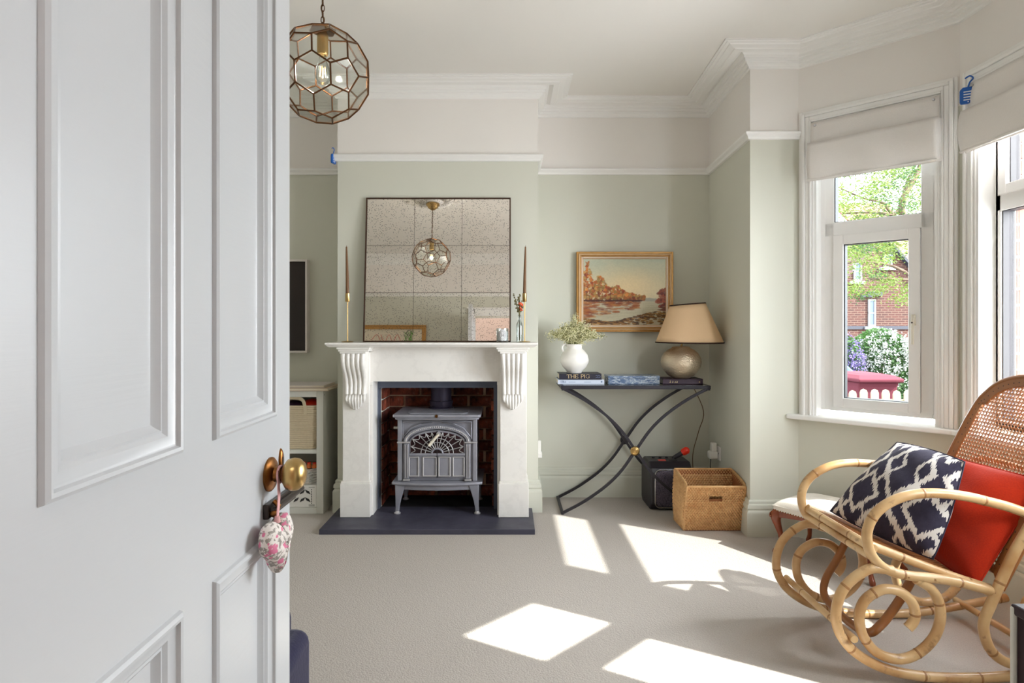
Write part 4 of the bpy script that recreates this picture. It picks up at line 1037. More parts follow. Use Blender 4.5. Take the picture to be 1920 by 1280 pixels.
for k in range(6):
    z = .182 + k * .0165; tr_ = thing('letter_tray', 'white wire tray, %s of the stack in the cube shelf' % ('lowest', 'second lowest', 'third lowest', 'third highest', 'second highest', 'topmost')[k], 'tray', ((cx0_ + cx1) / 2, 4.05, z), 'stacked wire trays')
    p = MB(); p.prism([(cx0_, 3.95), (cx1 - .05, 3.95), (cx1 - .004, 4.0), (cx1 - .004, 4.2), (cx0_, 4.2)], z, z + .003); p.obj('tray_base', 'plastic_white', tr_)
    p = MB(); p.tube([(cx0_, 3.950, z + .011), (cx1 - .05, 3.950, z + .011), (cx1 - .004, 4.0, z + .012), (cx1 - .004, 4.2, z + .012)], .0022, 6); p.obj('rim_wire', 'plastic_white', tr_)
    p = MB(); p.box(cx0_ + .01, cx1 - .055, 3.965, 4.19, z + .003, z + .011); p.obj('papers', 'book_tan', tr_)
random.seed(11)
jn = 0
for xx in (-1.265, -1.30, -1.335, -1.37, -1.405):
    for yy in (3.985,):
        p = MB(); r = .0155; z0 = .2812; hh = random.uniform(.022, .034)
        jo = thing('amber_jar', 'little amber glass jar on the trays, %s from the right' % ('first', 'second', 'third', 'fourth', 'fifth')[jn], 'jar', (xx, yy, z0), 'amber jars on the trays'); jn += 1
        p.lathe([(.0001, z0), (r, z0 + .001), (r, z0 + hh * .7), (r * .7, z0 + hh * .85), (r * .7, z0 + hh)], (xx + (.008 if yy > 4 else 0), yy, 0), 10); p.obj('glass', 'orange_jar', jo, 50)
        p = MB(); p.lathe([(r * .75, z0 + hh), (r * .75, z0 + hh + .008)], (xx + (.008 if yy > 4 else 0), yy, 0), 10); p.obj('lid', 'red_plastic', jo, 50)
for (dx0, dx1, y0, y1, z0, z1, mt, lab) in ((-1.60, -1.150, 3.905, 4.22, .791, .810, 'book_tan', 'large flat tan book lying on the cube shelf'), (-1.56, -1.185, 3.93, 4.19, .8105, .826, 'frame_white', 'smaller pale book on top of the tan book')):
    bk_ = thing('flat_book', lab, 'book', ((dx0 + dx1) / 2, (y0 + y1) / 2, z0))
    p = MB(); p.box(dx0, dx1, y0, y1, z0, z0 + .003); p.box(dx0, dx1, y0, y1, z1 - .003, z1); p.box(dx0, dx0 + .003, y0, y1, z0, z1); p.obj('cover', mt, bk_, bevel=.001)
    p = MB(); p.box(dx0 + .003, dx1 - .004, y0 + .003, y1 - .003, z0 + .003, z1 - .003); p.obj('pages', 'paper', bk_)

# navy armchair behind the door
nv = thing('navy_armchair', 'navy velvet armchair mostly hidden behind the door', 'armchair', (-.9, 1.4, 0))
def softbox(mb, x0, x1, y0, y1, z0, z1): mb.box(x0, x1, y0, y1, z0, z1)
p = MB(); p.box(-1.15, -.464, 1.165, 1.45, .10, .495); p.obj('seat', 'navy_velvet', nv, 50, bevel=.032, seg=4)
p = MB(); p.box(-1.15, -.567, 1.40, 1.62, .10, .470); p.obj('arm', 'navy_velvet', nv, 50, bevel=.03, seg=4)
p = MB(); p.box(-1.30, -1.10, 1.165, 1.62, .10, .80); p.obj('backrest', 'navy_velvet', nv, 50, bevel=.05, seg=4)
for xx in (-1.22, -.62):
    for yy in (1.22, 1.56):
        p = MB(); p.lathe([(.014, 0), (.022, .14)], (xx, yy, 0), 10); p.obj('leg', 'dark_wood', nv, 50)

# picture on the rear wall (seen in the mirror)
pc = thing('gilt_picture', 'gilt framed child drawing seen in the mirror', 'picture', (-1.5, YR + .02, 1.30))
gx0, gx1, gz0, gz1 = -1.96, -1.0, 1.28, 1.915
for k, (e0, e1, yy) in enumerate(((0, .018, .030), (.018, .038, .022), (.038, .050, .026))):
    p = MB(); ring_frame(p, gx0 + e0, gx1 - e0, gz0 + e0, gz1 - e0, e1 - e0, e1 - e0, e1 - e0, e1 - e0, YR + .001, YR + yy); p.obj('frame', 'gilt', pc, bevel=.002)
p = MB(); p.box(gx0 + .045, gx1 - .045, YR + .001, YR + .010, gz0 + .045, gz1 - .045); sheet = p.obj('sheet', 'paper', pc)
random.seed(2)
simple('pen_red', S(206, 60, 50), .6); simple('pen_green', S(96, 150, 70), .6); simple('pen_blue', S(70, 120, 170), .6); simple('pen_dark', S(60, 60, 56), .6)
def scrib(pts, mt): 
    p = MB(); p.tube([(x, YR + .0115, z) for x, z in catmull([(a, b, 0) for a, b in pts], 4) for _ in (0,)] if False else [(q[0], YR + .0115, q[1]) for q in catmull([(a, b, 0) for a, b in pts], 4)], .003, 5); p.obj('drawn_line', mt, sheet)
scrib([(-1.30 - .05 * k, 1.70 + (.10 if k % 2 else 0)) for k in range(6)], 'pen_red'); scrib([(-1.55, 1.72), (-1.6, 1.80), (-1.66, 1.73)], 'pen_red')
for k in range(7): scrib([(-1.08 - random.random() * .2, 1.6 + random.random() * .25) for _ in range(4)], 'pen_green')
scrib([(-1.24, 1.82), (-1.21, 1.78), (-1.18, 1.83), (-1.22, 1.85), (-1.24, 1.82)], 'pen_dark')
for k in range(3): scrib([(-1.70 - random.random() * .2, 1.6 + random.random() * .25) for _ in range(4)], 'pen_blue')

# cabinet corner at the lower right
cb_ = thing('dark_cabinet', 'dark red-brown cabinet corner at the lower right edge', 'cabinet', (1.15, .95, 0))
CXf = .945; CYf = 1.15; CZ = .681
p = MB(); p.box(CXf + .006, 1.37, .72, CYf - .006, .08, CZ - .020); p.obj('body', 'dark_wood', cb_, bevel=.003)
p = MB(); p.box(CXf, 1.378, .71, CYf, CZ - .020, CZ); p.obj('top', 'dark_wood', cb_, bevel=.004)
for xx, yy in ((CXf - .002, CYf - .010), (CXf - .002, .714), (1.36, CYf - .010), (1.36, .714)):
    p = MB(); p.box(xx, xx + .010, yy, yy + .010, 0, CZ - .004); p.obj('corner_post', 'shelf_side', cb_, bevel=.004)

# ================================================================== CONSOLE TABLE
TF, TBk = 3.905, 4.285; TX0, TX1 = .3376, 1.296; TZ = .825; TCX = (TX0 + TX1) / 2
tb = thing('console_table', 'black iron console table with crossed curved legs and glass top', 'table', (TCX, 4.09, 0))
p = MB(); 
p.box(TX0, TX1, TF, TF + .02, TZ - .022, TZ); p.box(TX0, TX1, TBk - .02, TBk, TZ - .022, TZ); p.box(TX0, TX0 + .02, TF + .02, TBk - .02, TZ - .022, TZ); p.box(TX1 - .02, TX1, TF + .02, TBk - .02, TZ - .022, TZ)
p.obj('top_frame', 'iron_black', tb, bevel=.002)
p = MB(); p.box(TX0 + .018, TX1 - .018, TF + .016, TBk - .016, TZ - .006, TZ + .0005); p.obj('glass_top', 'table_glass', tb)
q1 = [(.0, .0), (.090, .127), (.181, .219), (.28, .293), (.365, .346), (.462, .396)]
half = [(-a, -b) for a, b in reversed(q1)] + q1[1:]
ZC = .408
for yy in (TF + .010, TBk - .010):
    for sg in (-1, 1):
        pts = catmull([(TCX + sg * a, yy + (.003 * sg), ZC + b * 1.0) for a, b in half], 6)
        p = MB(); p.rectsweep(pts, .012, .017, (0, 1, 0)); p.obj('leg', 'iron_black', tb, 40)
    p = MB(); s_ = -1 if yy < 4 else 1
    yf = yy - .010 if yy < 4 else yy + .012
    p.lathe([(.0001, yf - .012), (.020, yf - .010), (.029, yf - .006), (.031, yf), (.029, yf + .004)], (TCX - (.006 if yy < 4 else 0), 0, ZC), 28, 'y'); md_ = p.obj('medallion', 'brass' if yy < 4 else 'iron_black', tb, 50)
    if yy < 4:
        for r in (.011, .021):
            p = MB(); p.tube([(TCX - .006 + r * math.cos(a), yf - .0115 + r * .12, ZC + r * math.sin(a)) for a in [2 * math.pi * k / 24 for k in range(24)]], .0022, 6, True); p.obj('turned_ring', 'brass', md_, 60)
for sg in (-1, 1):
    p = MB(); x = TCX + sg * .470; p.box(x - .009, x + .009, TF, TBk, .0005, .0155); p.obj('foot_bar', 'iron_black', tb, bevel=.002)
    p = MB(); x = TCX + sg * .4655; p.box(x - .01, x + .01, TF, TF + .02, TZ - .03, TZ - .02); p.obj('bracket', 'iron_black', tb)

# ---- lettering by strokes
SER = {
 'T': [[(0, 1), (.8, 1)], [(.4, 1), (.4, 0)], [(.25, 0), (.55, 0)], [(0, 1), (0, .82)], [(.8, 1), (.8, .82)]],
 'H': [[(.12, 0), (.12, 1)], [(.78, 0), (.78, 1)], [(.12, .52), (.78, .52)], [(0, 0), (.26, 0)], [(0, 1), (.26, 1)], [(.64, 0), (.92, 0)], [(.64, 1), (.92, 1)]],
 'E': [[(.12, 0), (.12, 1)], [(0, 1), (.66, 1)], [(0, 0), (.68, 0)], [(.12, .52), (.5, .52)], [(.66, 1), (.66, .82)], [(.68, 0), (.68, .2)], [(.5, .62), (.5, .42)]],
 'P': [[(.12, 0), (.12, 1)], [(0, 0), (.3, 0)], [(0, 1), (.12, 1)], [(.12, 1), (.45, .99), (.62, .88), (.64, .72), (.58, .56), (.42, .47), (.12, .46)]],
 'I': [[(.14, 0), (.14, 1)], [(0, 0), (.28, 0)], [(0, 1), (.28, 1)]],
 'G': [[(.78, .80), (.66, .95), (.46, 1.01), (.22, .93), (.06, .68), (.05, .36), (.2, .08), (.45, -.01), (.68, .06), (.76, .16)], [(.76, .0), (.76, .42)], [(.60, .42), (.9, .42)], [(.78, .98), (.78, .78)]],
 'S': [[(.6, .86), (.42, 1), (.16, .95), (.08, .74), (.3, .56), (.54, .42), (.6, .2), (.42, .02), (.18, .02), (.04, .16)]],
 'L': [[(.12, 1), (.12, 0)], [(.12, 0), (.6, 0)]],
}
ADV = {'T': .86, 'H': 1.0, 'E': .80, 'P': .74, 'I': .42, 'G': 1.0, 'S': .72, 'L': .68, ' ': .5}
def lettering(txt, x, y, z, h, stroke, mat, parent, wx=.92):
    for ch in txt:
        if ch != ' ':
            p = MB()
            for ln_ in SER[ch]:
                pts = [(x + a * h * wx, y, z + b * h) for a, b in ln_]
                if len(pts) > 2: pts = catmull(pts, 4)
                vert = abs(pts[0][0] - pts[-1][0]) < h * .02
                p.rectsweep(pts, .0008, stroke * (1.25 if vert else .75), (0, 1, 0))
            p.obj('letter', mat, parent)
        x += ADV[ch] * h * wx
def book(label, x0, x1, y0, y1, z0, z1, mat, rz=0.0):
    b = thing('book', label, 'book', ((x0 + x1) / 2, (y0 + y1) / 2, z0), 'books on the console table')
    c = .0025
    T = Matrix.Translation(((x0 + x1) / 2, (y0 + y1) / 2, 0)) @ Matrix.Rotation(rz, 4, 'Z') @ Matrix.Translation((-(x0 + x1) / 2, -(y0 + y1) / 2, 0))
    p = MB(T); p.box(x0, x1, y0, y1, z0, z0 + c); p.box(x0, x1, y0, y1, z1 - c, z1); p.box(x0, x1, y0, y0 + c, z0 + c, z1 - c); cv = p.obj('cover', mat, b, bevel=.001)
    p = MB(T); p.box(x0 + .004, x1 - .004, y0 + c, y1 - .004, z0 + c, z1 - c); p.obj('pages', 'paper', b)
    return b, cv
BZ = TZ + .001
bF = 4.0
def bxp(px, d=bF): return (px - 953) * d / 1145
b1, c1_ = book('pale blue book lying under the navy book', bxp(1046), bxp(1133), bF, 4.20, BZ, BZ + .029, 'book_pale')
lettering('STILL', bxp(1050.5), bF - .0006, BZ + .0095, .0125, .0022, 'blue_print', c1_)
p = MB(); p.box(bxp(1066), bxp(1079), bF - .0008, bF, BZ + .013, BZ + .0155); p.box(bxp(1095), bxp(1108), bF - .0008, bF, BZ + .013, BZ + .0155); p.obj('small_print', 'blue_print', c1_)
p = MB(); p.ball((bxp(1128), bF, BZ + .0155), .006, 12, 6, (1, .15, 1)); p.obj('publisher_mark', 'blue_print', c1_)
b2, c2_ = book('navy book with gold lettering THE PIG under the white jug', bxp(1048.5), bxp(1128), bF + .002, 4.19, BZ + .0295, BZ + .068, 'book_navy')
lettering('THE PIG', bxp(1063), bF + .0014, BZ + .040, .0225, .0030, 'gold_print', c2_, 1.27)
p = MB()
for k in range(2):
    x = bxp(1117 + k * 4.5); p.tube([(x, bF + .0016, BZ + .042), (x + .012, bF + .0016, BZ + .044), (x + .014, bF + .0016, BZ + .052), (x + .008, bF + .0016, BZ + .058), (x, bF + .0016, BZ + .058)], .0011, 5)
p.obj('publisher_mark', 'blue_print', c2_)
mb_ = thing('marble_box', 'blue veined marble box in the middle of the console table', 'box', (bxp(1188), 4.08, BZ))
p = MB(); p.box(bxp(1140.5), bxp(1237), bF, 4.16, BZ, BZ + .038); p.obj('base', 'box_marble', mb_, bevel=.002)
p = MB(); p.box(bxp(1140.2), bxp(1237.3), bF - .001, 4.161, BZ + .039, BZ + .055); p.obj('lid', 'box_marble', mb_, bevel=.002)
b3, c3_ = book('dark purple book with gold marks under the lamp', bxp(1243), bxp(1318.5), bF + .004, 4.18, BZ, BZ + .034, 'book_purple')
for k, (dx, hh) in enumerate(((0, .019), (5, .014), (10, .011), (13.5, .013))):
    x = bxp(1256.5 + dx * .95); p = MB(); p.tube([(x, bF + .0034, BZ + .008), (x + .002, bF + .0034, BZ + .008 + hh)], .0014, 5); p.tube([(x - .004, bF + .0034, BZ + .010), (x + .005, bF + .0034, BZ + .010), (x + .004, bF + .0034, BZ + .018)], .0012, 5); p.obj('gold_mark', 'gold_print', c3_)
p = MB(); p.ball((bxp(1312), bF + .0035, BZ + .014), .005, 10, 6, (1, .15, 1)); p.obj('gold_mark', 'gold_print', c3_)

# ---- white jug with dried sprays
JX, JY, JZ = (1077 - 953) * 4.09 / 1145, 4.09, BZ + .0685
jg = thing('white_jug', 'round white ceramic jug standing on the navy book', 'jug', (JX, JY, JZ))
prof = [(.0001, 0), (.046, 0), (.050, .006), (.054, .014), (.078, .04), (.094, .072), (.096, .092), (.088, .122), (.072, .145), (.056, .160), (.050, .168), (.050, .186), (.055, .196), (.050, .196), (.045, .186), (.045, .168), (.06, .15), (.085, .1), (.07, .04), (.0001, .02)]
p = MB(); p.lathe([(r, JZ + z * .98) for r, z in prof], (JX, JY, 0), 36); p.obj('body', 'ceramic_white', jg, 50)
p = MB(); p.tube(catmull([(JX - .048, JY, JZ + .182), (JX - .066, JY - .004, JZ + .190), (JX - .082, JY - .006, JZ + .176), (JX - .080, JY - .004, JZ + .152), (JX - .068, JY, JZ + .138)], 5), .0065, 10); p.obj('handle', 'ceramic_white', jg, 60)
dfl = thing('dried_bouquet', 'bushy spray of dried pale green flowers in the white jug', 'dried flowers', (JX, JY, JZ + .1))
random.seed(31); stems = MB(); bl = MB(); bl2 = MB()
def octa(mb, c, r):
    x, y, z = c; mb.add([(x + r, y, z), (x - r, y, z), (x, y + r, z), (x, y - r, z), (x, y, z + r), (x, y, z - r)], [(0, 2, 4), (2, 1, 4), (1, 3, 4), (3, 0, 4), (2, 0, 5), (1, 2, 5), (3, 1, 5), (0, 3, 5)])
for k in range(200):
    th = random.uniform(0, 2 * math.pi); lean = random.random() ** .6
    rx = lean * random.uniform(.14, .215); ry = lean * .10
    tip = (JX + rx * math.cos(th) + .002, JY - .02 + ry * math.sin(th), JZ + .20 + random.uniform(.10, .19) * (1 - .78 * lean) + random.uniform(0, .02))
    base_ = (JX + .02 * math.cos(th), JY + .02 * math.sin(th), JZ + .14)
    mid = (JX + rx * .35 * math.cos(th), JY + ry * .35 * math.sin(th), JZ + .20 + (tip[2] - JZ - .2) * .5)
    cp = catmull([base_, mid, tip], 6); stems.tube(cp, .0011, 4, caps=False)
    for j in range(40):
        q = cp[random.randint(4, len(cp) - 1)]; s = .011
        octa(bl if random.random() < .8 else bl2, (q[0] + random.gauss(0, s), q[1] + random.gauss(0, s), q[2] + random.gauss(0, s)), random.uniform(.0020, .0045))
stems.obj('stems', 'straw_green', dfl, recalc=False)['kind'] = 'stuff'; bl.obj('pale_blossoms', 'straw', dfl, recalc=False)['kind'] = 'stuff'; bl2.obj('green_buds', 'straw_green', dfl, recalc=False)['kind'] = 'stuff'

# ---- table lamp
LX, LY, LZ = 1.148, 4.06, BZ + .0345; SHX, SHY = 1.186, 4.02
lm = thing('table_lamp', 'table lamp with hammered silver globe base and tan shade', 'lamp', (LX, LY, LZ))
prof = [(.0001, 0), (.050, 0), (.056, .004), (.085, .022), (.110, .052), (.126, .085), (.132, .115), (.128, .145), (.112, .178), (.088, .202), (.062, .214), (.058, .222), (.044, .226), (.0001, .227)]
p = MB(); p.lathe([(r, LZ + z * .93) for r, z in prof], (LX, LY, 0), 48); p.obj('globe_base', 'hammered_silver', lm, 50)
p = MB(); p.tube([(LX, LY, LZ + .205), (LX + .012, LY - .01, LZ + .26), (SHX - .01, SHY + .01, LZ + .40)], .006, 10); p.obj('stem', 'brass', lm, 60)
z0, z1 = 1.099, 1.349; r0, r1 = .217, .113
p = MB(); 
def shf(u, v): a = 2 * math.pi * u; r = r0 + (r1 - r0) * v; return (SHX + (v - .5) * -.012 + r * math.cos(a), SHY + r * math.sin(a), z0 + (z1 - z0) * v + .010 * (v - .1) * math.cos(a))
p.grid(shf, 64, 6, True); so2 = p.obj('shade', 'shade_fabric', lm, 60); md2 = so2.modifiers.new('thick', 'SOLIDIFY'); md2.thickness = .003
for v in (0.0, 1.0):
    p = MB(); p.tube([shf(k / 64, v) for k in range(64)], .0042, 6, True); p.obj('shade_trim', 'shade_trim', lm, 60)
for k in range(3):
    a = 2 * math.pi * k / 3; p = MB(); q = shf(k / 3, .97); p.tube([(SHX - .006, SHY, z1 - .02), q], .002, 6); p.obj('spider_arm', 'brass', lm)
p = MB(); p.ball((SHX - .008, SHY, 1.20), .03, 12, 8, (1, 1, 1.25)); p.obj('bulb', 'ceramic_white', lm, 60)
# cord and socket
def pp(px, py, d): return ((px - 953) * d / 1145, d, 1.2 - (py - 613) * d / 1145)
p = MB(); p.tube(catmull([(LX + .05, 4.16, BZ + .045), (1.24, 4.24, BZ + .03), (1.283, 4.30, TZ - .01), pp(1319, 770, 4.31), pp(1310, 808, 4.31), pp(1300, 845, 4.31), pp(1299, 872, 4.30), pp(1302, 905, 4.29)], 6), .0028, 8)
tag(p.obj('lamp_cord', 'cord_brown', None, 60), 'thin brown lamp cord hanging down the alcove wall', 'cord')
wx = 1.4115
sk = thing('wall_socket', 'white wall socket plate on the alcove side wall', 'socket', (wx, 4.12, .34))
p = MB(); p.box(wx - .006, wx + .006, 4.06, 4.15, .31, .40); p.obj('plate', 'plastic_white', sk, bevel=.003)
for k in range(3):
    p = MB(); p.box(wx - .0068, wx - .005, 4.08 + k * .02, 4.086 + k * .02, .35, .36); p.obj('slot', 'gasket', sk)
pg_ = thing('adapter_plug', 'white adapter plug in the socket behind the basket', 'plug', (wx - .04, 4.1, .33))
p = MB(); p.box(wx - .068, wx - .007, 4.08, 4.13, .318, .368); p.obj('block', 'plastic_white', pg_, bevel=.010, seg=3)
p = MB(); p.box(wx - .050, wx - .014, 4.085, 4.125, .366, .425); p.obj('upper_block', 'plastic_white', pg_, bevel=.008, seg=3)
p = MB(); p.tube([(wx - .052, 4.10, .32), (wx - .055, 4.10, .28), (wx - .056, 4.10, .20)], .003, 8); p.obj('lead', 'black_plastic', pg_, 60)
sk2 = thing('phone_socket', 'small white plastic fitting low beside the chimney breast', 'socket', (.225, 4.3, .36))
p = MB(); x_ = (1013.5 - 953) * 3.99 / 1145
p.box(CX1 - .001, CX1 + .020, 4.00, 4.03, .375, .455); p.obj('upper_box', 'plastic_white', sk2, bevel=.003)
p = MB(); p.box(CX1 - .001, CX1 + .026, 3.99, 4.05, .345, .378); p.obj('lower_box', 'plastic_white', sk2, bevel=.003)

# ---- landscape painting
PXa, PXb, PZa, PZb = .4807, 1.160, 1.166, 1.7295
pt = thing('landscape_painting', 'autumn river landscape painting in a gilt frame', 'painting', ((PXa + PXb) / 2, 4.31, PZa))
for e0, e1, d0, mt in ((0, .014, .040, 'gilt'), (.014, .024, .046, 'gilt_pale'), (.024, .034, .034, 'gilt'), (.034, .046, .030, 'linen_slip'), (.046, .050, .026, 'gilt_pale')):
    p = MB(); ring_frame(p, PXa + e0, PXb - e0, PZa + e0, PZb - e0, e1 - e0, e1 - e0, e1 - e0, e1 - e0, 4.329 - d0, 4.329); p.obj('frame', mt, pt, bevel=.003)
def landscape(u, v):
    """oil landscape built from dabs: u to the right, v upwards"""
    vv = v[..., None]
    c = L3(226, 206, 164) * (1 - vv) + L3(184, 192, 172) * vv
    warm = np.exp(-((u - .55) / .40) ** 2 - ((v - .58) / .24) ** 2)[..., None]; c = c * (1 - warm) + L3(238, 214, 168) * warm
    cl = fbm(u * 1.2, v * 2.4, 5, 1)[..., None]; c = c * (1 - .5 * np.clip(cl - .45, 0, 1)) + L3(232, 212, 176) * .5 * np.clip(cl - .45, 0, 1)
    rs = np.random.RandomState(12); hz = .355
    def dab(x, y, rx, ry, col, al=.8, rough=.5):
        m = (np.abs(u - x) < rx * 1.3) & (np.abs(v - y) < ry * 1.3)
        d = ((u[m] - x) / rx) ** 2 + ((v[m] - y) / ry) ** 2 + rough * (NZ[m] - .5) * 2
        f = np.clip((1 - d) * 3, 0, 1)[:, None] * al; c[m] = c[m] * (1 - f) + col * f
    NZ = fbm(u, v, 44, 8, 3)
    dab(.80, hz + .02, .16, .035, L3(160, 158, 146), .9)
    # water
    w = v <= hz; wn = fbm(u * .5, v * 6, 12, 40)[..., None]; wc = L3(208, 200, 170) * (1 - wn * .45) + L3(120, 110, 96) * wn * .45
    c = np.where(w[..., None], wc, c)
    pal = [L3(196, 112, 46), L3(214, 140, 66), L3(166, 72, 30), L3(132, 46, 24), L3(190, 150, 78), L3(146, 116, 58)]
    # reflections
    for _ in range(170):
        x = rs.rand() ** 1.3 * .66; y = hz - rs.rand() ** 1.4 * (.26 * (1 - x * .9)); dab(x, y, .05, .010 + .01 * rs.rand(), pal[rs.randint(4)] * .72, .55, .3)
    # far bank trees, tall at the left
    for _ in range(900):
        x = rs.rand() ** 1.15 * .74; hgt = .06 + .26 * max(0, 1 - x / .78) ** 1.2 + .28 * math.exp(-((x - .055) / .035) ** 2) + .14 * math.exp(-((x - .21) / .05) ** 2) + .05 * math.exp(-((x - .42) / .05) ** 2)
        y = hz + .012 + rs.rand() ** .8 * hgt; k = pal[rs.randint(6)]; low = max(0, 1 - (y - hz) / .09)
        r = .011 + .016 * rs.rand() * (1 - .5 * x); dab(x, y, r, r * 1.15, k * (1 - .6 * low) * (.75 + .5 * rs.rand()), .75, 1.5)
    for _ in range(60): x = rs.rand() * .70; dab(x, hz + .008 + .008 * rs.rand(), .035, .012, L3(74, 28, 18), .8)
    for x in (.04, .075, .19, .235, .33): dab(x, hz + .09, .004, .09, L3(70, 34, 20), .6, .1)
    # right-hand tree
    for _ in range(120):
        a_ = rs.rand() * 6.28; r_ = rs.rand() ** .6; x = 1.0 + .12 * r_ * math.cos(a_); y = .40 + .15 * r_ * math.sin(a_); dab(x, y, .022, .024, (L3(150, 70, 42) if rs.rand() < .6 else L3(104, 40, 34)) * (.7 + .5 * rs.rand()), .85, .9)
    for _ in range(20): dab(.93 + rs.rand() * .08, .27 - rs.rand() * .05, .05, .01, L3(110, 56, 40), .6)
    # near bank
    for _ in range(420):
        x = rs.rand(); top = .05 + .15 * min(1, max(0, (x - .36) / .5)) + .05 * max(0, 1 - x / .3); y = top * rs.rand() ** .6
        k = [L3(96, 58, 24), L3(150, 106, 48), L3(74, 44, 22), L3(170, 122, 62)][rs.randint(4)]; dab(x, y, .028, .009, k * (.7 + .5 * rs.rand()), .85, .8)
    c = c * (.92 + .16 * fbm(u, v, 70, 90, 2))[..., None]
    return np.clip(c, 0, 1)
px0, px1, pz0, pz1 = PXa + .049, PXb - .049, PZa + .049, PZb - .049
p = MB(); p.box(px0, px1, 4.308, 4.325, pz0, pz1); p.obj('canvas_board', 'linen_slip', pt)
color_mesh('canvas', 'oil_paint', landscape, Matrix.Translation((px0, 4.3072, pz0)) @ Matrix.Diagonal((px1 - px0, 1, pz1 - pz0, 1)), 260, 200, pt)

# ---- party speaker
sp_ = thing('portable_speaker', 'black portable speaker with red microphone under the console table', 'speaker', (1.06, 4.11, 0))
X0, X1, Y0, Y1, Z1 = .928, 1.205, 3.985, 4.262, .312
pr = [(Y0 + .035, .0), (Y1 - .03, .0), (Y1, .03), (Y1, .25), (Y1 - .05, Z1), (Y0 + .06, Z1), (Y0 + .012, .275), (Y0, .25), (Y0, .04)]
p = MB(); p.prism_x(pr, X0, X1); p.obj('case', 'black_plastic', sp_, bevel=.012, seg=3)
p = MB(); p.prism_y(rrect(X0 + .035, X1 - .022, .028, .262, .03), Y0 - .004, Y0 + .02); gr_ = p.obj('grille', 'speaker_mesh', sp_, bevel=.003)
p = MB(); p.tube([(x, Y0 - .003, z) for x, z in rrect(X0 + .030, X1 - .018, .022, .268, .034, 6)], .004, 8, True); p.obj('trim_ring', 'chrome', sp_, 60)
for k, x in enumerate((.985, 1.03, 1.075, 1.12)):
    p = MB(); p.lathe([(.010, Z1 - .002), (.010, Z1 + .008), (.0001, Z1 + .009)], (x, Y0 + .16, 0), 14); p.obj('control_knob', 'gasket', sp_, 50)
p = MB(); p.box(1.0, 1.05, Y0 + .075, Y0 + .11, Z1 - .001, Z1 + .003); p.obj('red_display', 'red_plastic', sp_, bevel=.001)
p = MB(); p.lathe([(.028, Z1 - .002), (.028, Z1 + .004), (.022, Z1 + .004)], (1.10, Y0 + .09, 0), 20); p.obj('dial', 'gasket', sp_, 50)
p = MB(); p.box(1.155, 1.195, Y0 - .008, Y0 + .01, .125, .150); p.obj('badge', 'red_plastic', sp_, bevel=.003)
mc = thing('microphone', 'red-headed microphone lying on the black speaker', 'microphone', (1.14, Y0 + .11, Z1))
a_ = Vector((1.110, Y0 + .11, Z1 + .013)); b_ = Vector((1.165, Y0 + .095, Z1 + .050)); ax_ = (b_ - a_).normalized()
p = MB(); p.tube([tuple(a_), tuple(b_)], [.013, .017], 16); p.obj('handle', 'black_plastic', mc, 50)
p = MB(); p.tube([tuple(b_ + ax_ * t_) for t_ in (-.004, .004, .018, .034, .046, .050)], [.019, .023, .025, .024, .016, .005], 18); p.obj('head', 'red_plastic', mc, 60)

# ---- wicker magazine basket (woven strands as geometry)
wk = thing('wicker_basket', 'woven rattan magazine basket on the floor beside the pier', 'basket', (1.21, 3.68, 0))
# corner columns: bottom and top, left/right, front/back
BL = {'fb': (1.034, 3.600), 'rb': (1.372, 3.600), 'bb': (1.032, 3.785), 'cb': (1.376, 3.785)}
TPc = {'fb': (1.046, 3.572), 'rb': (1.388, 3.572), 'bb': (1.036, 3.800), 'cb': (1.386, 3.800)}
ZF, ZBk = .266, .318
def side_top(s):  # height along the side from front (0) to back (1): hollow curve
    return ZF + (ZBk - ZF) * (s ** .55)
def wall_strands(a, b, topf, name, n_row, nx, inner=False, cut=None):
    p = MB()
    A0, A1 = Vector((*BL[a], .006)), Vector((*BL[b], .006)); B0, B1 = TPc[a], TPc[b]
    nrm = Vector(((A1 - A0).y, -(A1 - A0).x, 0)).normalized()
    for r in range(n_row):
        pts = []
        for k in range(nx + 1):
            s = k / nx; zt = topf(s); z = .006 + (zt - .010) * (r + .5) / n_row; f = z / zt
            bot = A0.lerp(A1, s); top = Vector((B0[0] + (B1[0] - B0[0]) * s, B0[1] + (B1[1] - B0[1]) * s, zt))
            q = bot.lerp(top, f); bul = .010 * math.sin(f * math.pi)
            wv = .0045 * (1 if (k + r) % 2 else -1)
            q = q + nrm * (bul + wv); pts.append((q.x, q.y, z))
        if cut and cut[0] < r < cut[1]:
            k0, k1 = int(nx * cut[2]), int(nx * cut[3]); p.tube(pts[:k0 + 1], .0044, 5); p.tube(pts[k1:], .0044, 5)
        else: p.tube(pts, .0050, 5)
    o = p.obj(name, 'rattan', wk, 60); o['kind'] = 'stuff'
    return o
wall_strands('fb', 'rb', lambda s: ZF, 'front_weave', 25, 42, cut=(16, 20, .385, .635))
wall_strands('cb', 'bb', lambda s: ZBk, 'back_weave', 29, 40)
wall_strands('bb', 'fb', lambda s: side_top(1 - s), 'side_weave', 27, 22)
wall_strands('rb', 'cb', side_top, 'side_weave', 27, 22)
